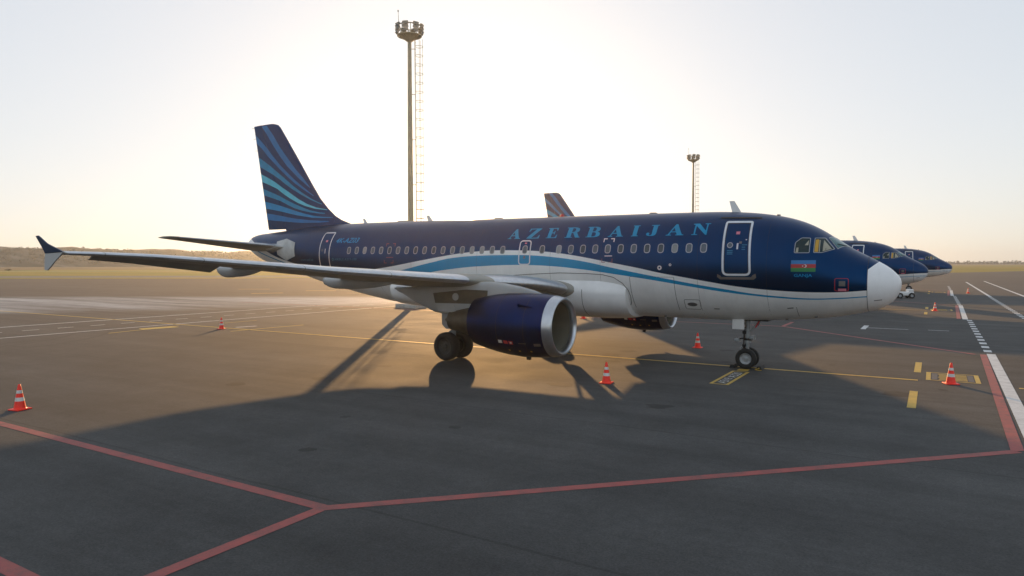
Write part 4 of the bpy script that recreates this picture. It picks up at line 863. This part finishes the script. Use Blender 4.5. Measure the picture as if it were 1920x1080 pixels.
def ridge(name, pts, depth, mt, seed):
    """long hill: crest polyline (x, y, height), uneven top"""
    rr = random.Random(seed); P = []
    for (a, b) in zip(pts, pts[1:]):
        K = int(math.hypot(b[0]-a[0], b[1]-a[1])/9)
        for k in range(K):
            t = k/K; P.append([lerp(a[i], b[i], t) for i in range(3)])
    P.append(list(pts[-1])); n = len(P); rings = []
    ph = [rr.uniform(0, 6.28) for _ in range(6)]
    for i, (x, y, h) in enumerate(P):
        j = min(i+1, n-1); k = max(i-1, 0); d = Vector((P[j][0]-P[k][0], P[j][1]-P[k][1], 0)).normalized(); nn = Vector((-d.y, d.x, 0))
        hh = h*(1+.02*math.sin(i*.31+ph[0])+.025*math.sin(i*.83+ph[1])+.03*rr.uniform(-1, 1)); ring = []
        for u in [-1, -.8, -.6, -.45, -.3, -.15, 0, .2, .5, 1]:
            w_ = math.cos(u*math.pi/2)**1.3; z = hh*w_*(1+.10*math.sin(i*.55+u*5+ph[2])*(1-abs(u)))-.5+rr.uniform(-.5, .5)*w_
            ring.append((x+nn.x*u*depth, y+nn.y*u*depth, z))
        rings.append(ring)
    b = MB(); b.loft(rings, caps=False, close=False); o = b.build(name, mt, None, 60, True); tag(o, kind='structure'); return P
def scrub(name, P, spread, count, size, seed, label):
    """far-off scrub and trees read as one mass: clumps of leaf-sized faces"""
    rr = random.Random(seed); b = MB()
    for _ in range(count):
        x, y, h = rr.choice(P); dx = rr.uniform(-1, 1)*spread; u = dx/spread
        base = Vector((x+V_.x*dx+U_.x*rr.uniform(-12, 12), y+V_.y*dx+U_.y*rr.uniform(-12, 12), max(0, h*math.cos(u*1.3)-2.3))); s = size*rr.uniform(.5, 1.3)
        for _k in range(11):
            c = base+Vector((rr.gauss(0, .9), rr.gauss(0, .9), abs(rr.gauss(.5, .45))))*s; a, e = Vector((rr.uniform(-1, 1), rr.uniform(-1, 1), rr.uniform(-1, 1))).normalized(), None
            e = a.orthogonal().normalized(); f = a.cross(e); q = s*rr.uniform(.35, .7)
            b.add([c+e*q, c+f*q*.8, c-e*q, c-f*q*.7], [(0, 1, 2, 3)])
    o = b.build(name, M['leaf'], None, 0, False); tag(o, label, None, None, 'stuff'); return o
Ptl = ridge('hills', [(-1700, -250, 27), (-1150, 250, 26), (-900, 440, 23), (-780, 560, 19), (-680, 690, 12), (-560, 850, 8), (-450, 1000, 4)], 150, M['hill'], 3)
scrub('hillside_scrub', Ptl, 140, 8000, 1.6, 5, 'far scrub and trees covering the hazy hills at left')
Ptr = [[lerp(-560, 1500, i/200), 1750+60*math.sin(i*.1), 1.5] for i in range(201)]
scrub('distant_treeline', Ptr, 60, 1500, 3.6, 9, 'low hazy treeline along the horizon behind the airliners')

def shrub(x, y, r, seed, label):
    rr = random.Random(seed); o = empty('shrub', (x, y, -.03)); tag(o, label, 'shrub', 'shrubs in the dry field')
    b = MB()
    for _ in range(5): a = rr.uniform(0, 6.28); b.cyl((0, 0, 0), (math.cos(a)*r*.5, math.sin(a)*r*.5, r*.7), .05*r, .02*r, n=5)
    b.build('stem', M['bark'], o, 0)
    b = MB()
    for _ in range(220):
        a, e = rr.uniform(0, 6.28), rr.random()**.5; c = Vector((math.cos(a)*r*e, math.sin(a)*r*e, r*(.12+.75*rr.random()*(1-.5*e)))); n_ = Vector((rr.uniform(-1, 1), rr.uniform(-1, 1), rr.uniform(-1, 1))).normalized(); t = n_.orthogonal().normalized(); q = n_.cross(t); s = r*rr.uniform(.06, .13)
        b.add([c+t*s, c+q*s*.6, c-t*s, c-q*s*.6], [(0, 1, 2, 3)])
    b.build('foliage', M['leaf'], o, 0, False)
for i, (x, y, r, lb) in enumerate(SHRUBS): shrub(x, y, r, 20+i, lb)

# ---------------------------------------------------------------- painted markings
def line(name, pts, width, mt, z=.004, dash=None, cap=0):
    b = MB(); P = [Vector((x, y, 0)) for x, y in pts]
    if dash:
        a, e = P; d = (e-a).normalized(); nn = Vector((-d.y, d.x, 0))*width/2; t = 0; Ln = (e-a).length
        while t < Ln:
            p, q = a+d*t, a+d*min(t+dash[0], Ln); b.add([(v.x, v.y, z) for v in (p-nn, q-nn, q+nn, p+nn)], [(0, 1, 2, 3)]); t += dash[1]
    else:
        L_, R_ = [], []
        for i, p in enumerate(P):
            d0 = (p-P[i-1]).normalized() if i else (P[1]-p).normalized(); d1 = (P[i+1]-p).normalized() if i < len(P)-1 else d0
            t = (d0+d1).normalized(); nn = Vector((-t.y, t.x, 0)); k = width/2/max(.4, t.dot(d0)); L_.append(p+nn*k); R_.append(p-nn*k)
        n = len(P); b.add([(v.x, v.y, z) for v in L_+R_], [(n+i, n+i+1, i+1, i) for i in range(n-1)])
    o = b.build(name, mt, None, 0, False); tag(o, kind='structure'); return o
def quad(name, pts, mt, z=.004): return sheet(name, pts, z, mt)
RD, YL, WH = M['p_red'], M['p_yel'], M['p_wht']
for k in range(-1, 3):      # the stands repeat every 40 m
    dy = 40*k
    if k <= 0:
        line('red_stand_line', [(-60, -19.04+dy), (-7.52, -19.04+dy), (2.50, -9.02+dy)], .23, RD, .005)
        line('red_stand_line', [(-7.54, -19.14+dy), (-7.54, -22.55+dy)], .23, RD, .006)
    line('red_stand_line', [(2.52, 9.06+dy), (-7.1, 18.7+dy), (-60, 18.9+dy)] if k >= 0 else [(2.52, 9.06+dy), (-7.5, 17.2+dy), (-60, 17.3+dy)], .23, RD, .005)
    if k >= 0: line('red_stand_line', [(-7.1, 18.86+dy), (-7.1, 22.3+dy)], .23, RD, .006)
    quad('red_edge_band', [(2.38, -9.15+dy), (2.63, -8.9+dy), (2.94, 9.1+dy), (2.70, 9.1+dy)], RD, .009)
    quad('white_edge_band', [(2.72, -9.3+dy), (3.05, -9.3+dy), (3.28, 9.5+dy), (2.96, 9.5+dy)], WH, .006)
    line('white_dashed_line', [(3.06, 10.2+dy), (3.10, 30.4+dy)], .30, WH, .006, dash=(.85, 1.75))
    if k >= 0: line('yellow_lead_line', [(-66, -.05+dy), (.53, .13+dy)], .20, YL, .007)
    if k == 0: line('yellow_lead_line', [(3.3, .0), (22, .0)], .18, YL, .010)
    # bars either side of the lead line, stop box and stand board
    if k >= 0:
        quad('yellow_bar', [(.37, 2.1+dy), (.59, 2.1+dy), (.59, 5.02+dy), (.37, 5.02+dy)], YL); quad('yellow_bar', [(.35, -5.12+dy), (.57, -5.12+dy), (.57, -2.22+dy), (.35, -2.22+dy)], YL)
        x0, x1, y0, y1 = .76, 2.33, .40, 2.34
        quad('stand_board_frame', [(x0, y0+dy), (x0+.14, y0+dy), (x0+.14, y1+dy), (x0, y1+dy)], YL); quad('stand_board_frame', [(x1-.14, y0+dy), (x1, y0+dy), (x1, y1+dy), (x1-.14, y1+dy)], YL)
        for y in (y0, y1-.09): quad('stand_board_frame', [(x0+.14, y+dy), (x1-.14, y+dy), (x1-.14, y+.09+dy), (x0+.14, y+.09+dy)], YL)
        for y in (.68, .92, 1.16, 1.42, 1.68, 1.92): quad('stand_board_print', [(x0+.38+.05*math.sin(y*9), y+dy), (x1-.36, y+dy), (x1-.36, y+.13+dy), (x0+.38, y+.13+dy)], YL)
        for xx in (x0+.17, x1-.34): quad('stand_board_panel', [(xx, .62+dy), (xx+.17, .62+dy), (xx+.17, 2.12+dy), (xx, 2.12+dy)], M['sign_dark'])
# stop box at the nose wheel
for a, c in (((-5.38, -4.12), (-5.27, -1.0)), ((-4.86, -4.12), (-4.75, -1.0))): quad('stop_box_frame', [a, (c[0], a[1]), c, (a[0], c[1])], YL)
quad('stop_box_frame', [(-5.27, -4.12), (-4.86, -4.12), (-4.86, -4.03), (-5.27, -4.03)], YL); quad('stop_box_frame', [(-5.27, -1.12), (-4.86, -1.12), (-4.86, -1.0), (-5.27, -1.0)], YL); quad('yellow_bar', [(-5.27, -.85), (-4.88, -.85), (-4.88, -.4), (-5.27, -.4)], YL)
bm = flat_text('A319 A320', bold=.0); b = MB()
b.add([(-4.93-.27*(1-v.co.y)*1.0+.0 if False else -5.22+.31*(1-v.co.y), -3.85+2.5*v.co.x, .004) for v in bm.verts], [[v.index for v in f.verts] for f in bm.faces]); bm.free()
o = b.build('stop_box_lettering', WH, None, 0, False); o['kind'] = 'structure'
# service road behind the stand
line('road_edge_line', [(-48.9, -60), (-48.9, 190)], .24, WH); line('road_edge_line', [(-41.7, -60), (-41.7, 190)], .20, WH)
line('road_centre_dashes', [(-45.25, -60), (-45.25, 150)], .15, WH, dash=(.92, 1.95))
line('yellow_taxi_line', [(-120, 3.2), (-85, .9), (-66, -.05)], .22, YL, .0085); line('yellow_taxi_line', [(-39.3, -5.5), (-40.2, -.6)], .18, YL, .0085); line('yellow_taxi_line', [(-34.25, -1.2), (-33.8, 3.9)], .20, YL, .0085); line('yellow_taxi_line', [(-39.45, 2.2), (-39.4, 4.7)], .16, YL, .0085)
quad('faded_patch', [(-40.6, -3.0), (-39.6, -3.3), (-39.4, -1.1), (-40.4, -1.0)], YL, .0055)
quad('white_bar', [(-36.3, .6), (-36.0, .6), (-35.7, 1.9), (-36.0, 1.9)], WH)
quad('white_bar', [(-2.78, 19.25), (-2.5, 19.25), (-2.5, 22.0), (-2.78, 22.0)], WH); line('white_guide_line', [(-2.5, 20.4), (-.3, 20.35)], .14, WH); line('white_guide_line', [(.7, 20.55), (1.75, 20.6)], .14, WH)
line('white_guide_line', [(6.6, 70), (6.6, 140)], .3, WH); line('white_dashed_line', [(6.55, 30), (6.55, 70)], .36, WH, dash=(.9, 1.8)); line('white_guide_line', [(10.05, 60), (10.1, 150)], .3, WH)
quad('yellow_taxi_mark', [(-90.7, 41.8), (-86.4, 44.2), (-86.1, 43.6), (-90.4, 41.2)], YL); quad('yellow_taxi_mark', [(-76.4, 32.8), (-74.0, 36.0), (-73.2, 35.6), (-75.6, 32.4)], YL); quad('yellow_taxi_mark', [(-76.7, 42.7), (-72.9, 44.9), (-72.5, 44.2), (-76.3, 42.0)], YL)

# tyre rubber and oil on the stand
for off_ in (-3.55, -4.05, 3.55, 4.05): line('tyre_mark', [(-60, off_), (-16.6, off_)], .26, M['skid'], .0022)
line('tyre_mark', [(-40, .28), (-5.3, .27)], .16, M['skid'], .0022); line('tyre_mark', [(-40, -.28), (-5.3, -.25)], .16, M['skid'], .0022)
def arc(cx, cy, r, a0, a1, n=26): return [(cx+r*math.cos(R(lerp(a0, a1, i/n))), cy+r*math.sin(R(lerp(a0, a1, i/n)))) for i in range(n+1)]
for r_ in (9.0, 10.7): line('tyre_mark', arc(-46, -14, r_, -20, 70), .22, M['skid'], .0018)
rs = random.Random(11)
for k in range(22):
    cx, cy, rr_ = rs.uniform(-19, 2), rs.uniform(-22, 5), rs.uniform(.12, .5)
    sheet('oil_stain', [(cx+rr_*rs.uniform(.6, 1.2)*math.cos(2*math.pi*i/14), cy+rr_*rs.uniform(.6, 1.2)*math.sin(2*math.pi*i/14)) for i in range(14)], .0026+.00002*k, M['oil'])

# ---------------------------------------------------------------- cones, chocks, masts, cart
def make_cone():
    o = empty('traffic_cone'); r = lambda z: lerp(.150, .030, (z-.03)/.67)
    b = MB(); b.box((0, 0, .018), (.40, .40, .036), bev=.012); b.cyl((0, 0, .036), (0, 0, .055), .165, .152, n=24); b.build('base', M['orange'], o, 30)
    b = MB(); b.lathe((0, 0, 0), (0, 0, 1), [(z, r(z)) for z in (.05, .2, .4, .6, .69)]+[(.70, .022), (.70, .016), (.66, .014)], n=28); b.build('body', M['orange'], o, 40)
    for a, c in ((.245, .345), (.455, .54)):
        b = MB(); b.lathe((0, 0, 0), (0, 0, 1), [(a, r(a)+.0005), (a, r(a)+.003), (c, r(c)+.003), (c, r(c)+.0005)], n=28); b.build('band', M['coneband'], o, 30)
    return o
proto = make_cone(); first = True
for x, y, rz, lb in CONES:
    c = proto if first else copy_tree(proto); first = False; c.location = (x, y, 0); c.rotation_euler = (0, 0, rz); tag(c, lb, 'traffic cone', 'traffic cones standing on the apron')
def chock(x, y, rz, lb):
    o = empty('wheel_chock', (x, y, 0), rz); tag(o, lb, 'wheel chock')
    b = MB(); w_ = .62; pr = [(-.11, 0), (.11, 0), (.06, .13), (-.06, .13)]
    b.add([(a, -w_/2, z+.002) for a, z in pr]+[(a, w_/2, z+.002) for a, z in pr], [(3, 2, 1, 0), (4, 5, 6, 7)]+[(i, (i+1) % 4, 4+(i+1) % 4, 4+i) for i in range(4)]); b.build('block', M['rubber'], o, 0)
    b = MB(); b.cyl((0, -.30, .06), (0, -.36, .06), .022, n=8)
    P = [(-.02, -.34, .05), (-.12, -.42, .02), (-.02, -.52, .02), (.14, -.50, .02)]
    for p, q in zip(P, P[1:]): b.cyl(p, q, .012, n=6)
    b.build('rope', M['p_yel'], o, 0)
chock(-4.58, -.0, 0, 'black wheel chock ahead of the nose wheels of the nearest airliner'); chock(-5.56, 0, math.pi, 'black wheel chock behind the nose wheels of the nearest airliner')

def make_mast(H=24.45):
    o = empty('floodlight_mast')
    b = MB(); b.box((0, 0, .16), (2.4, 1.6, .40), bev=.05); b.box((.5, -.2, .42), (1.0, .8, .12)); b.build('plinth', M['concrete'], o, 30)
    b = MB(); b.lathe((0, 0, 0), (0, 0, 1), [(.36, .42), (.40, .42), (.40, .30), (8, .26), (16, .215), (H-.3, .165), (H-.3, .0)], n=16); b.build('pole', M['mast'], o, 40)
    b = MB()
    for z, r in ((H-.35, .55), (H-.30, 1.05), (H+.55, 1.0)): 
        n = 24
        b.lathe((0, 0, z), (0, 0, 1), [(-.04, r-.04), (.04, r-.04), (.04, r+.04), (-.04, r+.04)], n=n, closed=True)
    for k in range(8):
        a = 2*math.pi*k/8; c, s = math.cos(a), math.sin(a)
        b.cyl((0, 0, H-.35), (c*1.05, s*1.05, H-.3), .035, n=6); b.cyl((c*1.03, s*1.03, H-.3), (c*1.0, s*1.0, H+.58), .028, n=6); b.cyl((c*.15, s*.15, H-.75), (c*1.0, s*1.0, H-.32), .03, n=6)
    b.lathe((0, 0, H-.3), (0, 0, 1), [(-.55, .18), (-.2, .62), (0, .95), (.03, .95), (-.1, .6), (-.2, .1)], n=16)
    b.build('lamp_ring', M['mast'], o, 40)
    for k in range(8):
        a = 2*math.pi*k/8+.39
        for j, z in enumerate((H-.02, H+.28, H+.57)):
            rr_ = 1.12; c = Vector((math.cos(a)*rr_, math.sin(a)*rr_, z)); d = Vector((math.cos(a)*.78, math.sin(a)*.78, -.62)).normalized(); t = Vector((-math.sin(a), math.cos(a), 0)); u = d.cross(t)
            b = MB(); vs = []
            for e, sc in ((-.13, .62), (.10, 1)):
                for p, q in ((-1, -1), (1, -1), (1, 1), (-1, 1)): vs.append(c+d*e+t*p*.27*sc+u*q*.13*sc)
            b.add(vs, [(3, 2, 1, 0), (4, 5, 6, 7)]+[(i, (i+1) % 4, 4+(i+1) % 4, 4+i) for i in range(4)]); f = b.build('floodlight', M['mast_d'], o, 0)
            b = MB(); b.add([c+d*.103+t*p*.23+u*q*.10 for p, q in ((-1, -1), (1, -1), (1, 1), (-1, 1))], [(0, 1, 2, 3)]); b.build('lamp_glass', M['lampglass'], f, 0, False)
    # caged ladder on the right-hand side
    ax, ay = math.cos(R(31)), math.sin(R(31)); e = Vector((ax, ay, 0)); t = Vector((-ay, ax, 0))
    b = MB()
    for s in (-.2, .2): b.cyl(e*.55+t*s+Vector((0, 0, 2.2)), e*.48+t*s+Vector((0, 0, H-.3)), .022, n=6)
    for i in range(int((H-2.6)/.3)): z = 2.3+.3*i; b.cyl(e*.54-t*.2+Vector((0, 0, z)), e*.54+t*.2+Vector((0, 0, z)), .012, n=5)
    for i in range(6): z = 3+i*4; b.cyl((0, 0, z), e*.54+Vector((0, 0, z)), .03, n=6)
    b.build('ladder', M['mast'], o, 0)
    b = MB()
    for s, q in ((-.34, .95), (0, 1.2), (.34, .95)): b.cyl(e*q+t*s+Vector((0, 0, 3.2)), e*(q-.05)+t*s+Vector((0, 0, H-.6)), .018, n=5)
    b.build('cage_rail', M['mast'], o, 0)
    hm = None
    for i in range(int((H-3.6)/.8)):
        if hm is None:
            b = MB(); pts = [e*.55-t*.2]+[e*(.82+.38*math.cos(a))+t*.38*math.sin(a) for a in np.linspace(-1.9, 1.9, 11)]+[e*.55+t*.2]
            for p, q in zip(pts, pts[1:]): b.cyl(p, q, .022, n=5)
            hm = b.mesh('cage_hoop', M['mast'], 0)
        h = link('cage_hoop', hm, o); h.location = (0, 0, 3.2+.8*i)
    b = MB(); b.cyl((-.75, -.55, H+.7), (-.82, -.55, H+1.8), .028, .014, n=6); b.cyl((-.82, -.55, H+1.8), (-.82, -.55, H+1.95), .05, n=8); b.build('lightning_rod', M['mast_d'], o, 0)
    return o
m1 = make_mast(); m1.location = (-39.14, 21.1, 0); tag(m1, 'tall floodlight mast rising behind the tail half of the nearest airliner', 'light mast', 'floodlight masts along the service road')
m2 = copy_tree(m1); m2.location = (-39.7, 107.7, 0); tag(m2, 'smaller looking, farther floodlight mast above the front fuselage of the nearest airliner', 'light mast', 'floodlight masts along the service road')

def make_cart():
    o = empty('ground_cart'); W_ = M['white']
    b = MB(); b.box((.0, 0, .52), (1.7, .95, .42), bev=.05); b.box((.60, 0, .86), (.48, .9, .32), bev=.06); b.build('body', W_, o, 30)
    for x in (-.62, .62):
        for y in (-.48, .48):
            c = Vector((x, y, .32)); b = MB(); b.lathe(c, (0, 1, 0), [(-.10, .17), (-.11, .27), (-.06, .32), (.06, .32), (.11, .27), (.10, .17)], n=24); wh = b.build('wheel', M['rubber'], o, 40)
            b = MB(); b.lathe(c, (0, -1 if y < 0 else 1, 0), [(.07, .18), (.09, .16), (.05, .1), (.08, .001)], n=20); b.build('hub', M['rim'], wh, 40)
    b = MB(); b.cyl((-.8, 0, .4), (-1.5, 0, .32), .035, n=8); b.build('tow_bar', M['strut'], o, 0)
    return o
ct = make_cart(); ct.location = (-1.85, 61.5, 0); ct.rotation_euler = (0, 0, R(25)); tag(ct, 'low white ground tug half hidden behind the white nose cone', 'service cart')

# ---------------------------------------------------------------- airliners
jet, flag = make_jet(True)
tag(jet, 'nearest navy and white airliner with a white nose cone and blue title lettering', 'airliner', 'airliners parked in a row')
noses = {}
for k, (x, y, rz, lb, plug) in enumerate(OTHERS):
    j = copy_tree(jet); j.location = (x, y, 0); j.rotation_euler = (0, 0, rz); tag(j, lb, 'airliner', 'airliners parked in a row')
    for ch in list(j.children):
        n = ch.name.split('.')[0]
        if n in ('fuselage', 'nose_cone'):
            if n not in noses:
                me = ch.data.copy(); me.materials.clear(); me.materials.append(M['livery']); noses[n] = me
            ch.data = noses[n]
        elif n == 'flag':
            for g in list(ch.children): bpy.data.objects.remove(g)
            bpy.data.objects.remove(ch)
        elif n in ('aircraft_name', 'registration'): bpy.data.objects.remove(ch)
    make_flag(j, 3.95, 3.38, 4.28, 4.62)
    if plug:
        for ch in j.children:
            xs = [c[0] for c in ch.bound_box]; s_ = -(min(xs)+max(xs))/2; n = ch.name.split('.')[0]
            if n == 'fuselage':
                me = ch.data.copy(); ch.data = me
                for v in me.vertices: v.co.x -= (1.6 if v.co.x < -9.0 else 0)+(3.4 if v.co.x < -21 else 0)
            elif n != 'nose_cone': ch.location.x -= (1.6 if s_ > 8.7 else 0)+(3.4 if s_ > 21 else 0)

# ---------------------------------------------------------------- haze
if HAZE:
    b = MB(); b.box((0, 0, 18.5), (5990, 5990, 41)); hz = b.build('haze', [], None, 0, True); tag(hz, kind='stuff')
    hm = bpy.data.materials.new('haze_air'); hm.use_nodes = True; N, L = hm.node_tree.nodes, hm.node_tree.links; N.remove(N['Principled BSDF'])
    pv = N.new('ShaderNodeVolumePrincipled'); pv.inputs['Density'].default_value = HAZE; pv.inputs['Color'].default_value = (.80, .86, .94, 1); pv.inputs['Anisotropy'].default_value = .78
    L.new(pv.outputs[0], N['Material Output'].inputs['Volume']); hz.data.materials.append(hm)
    hm.volume_intersection_method = 'FAST' if hasattr(hm, 'volume_intersection_method') else None
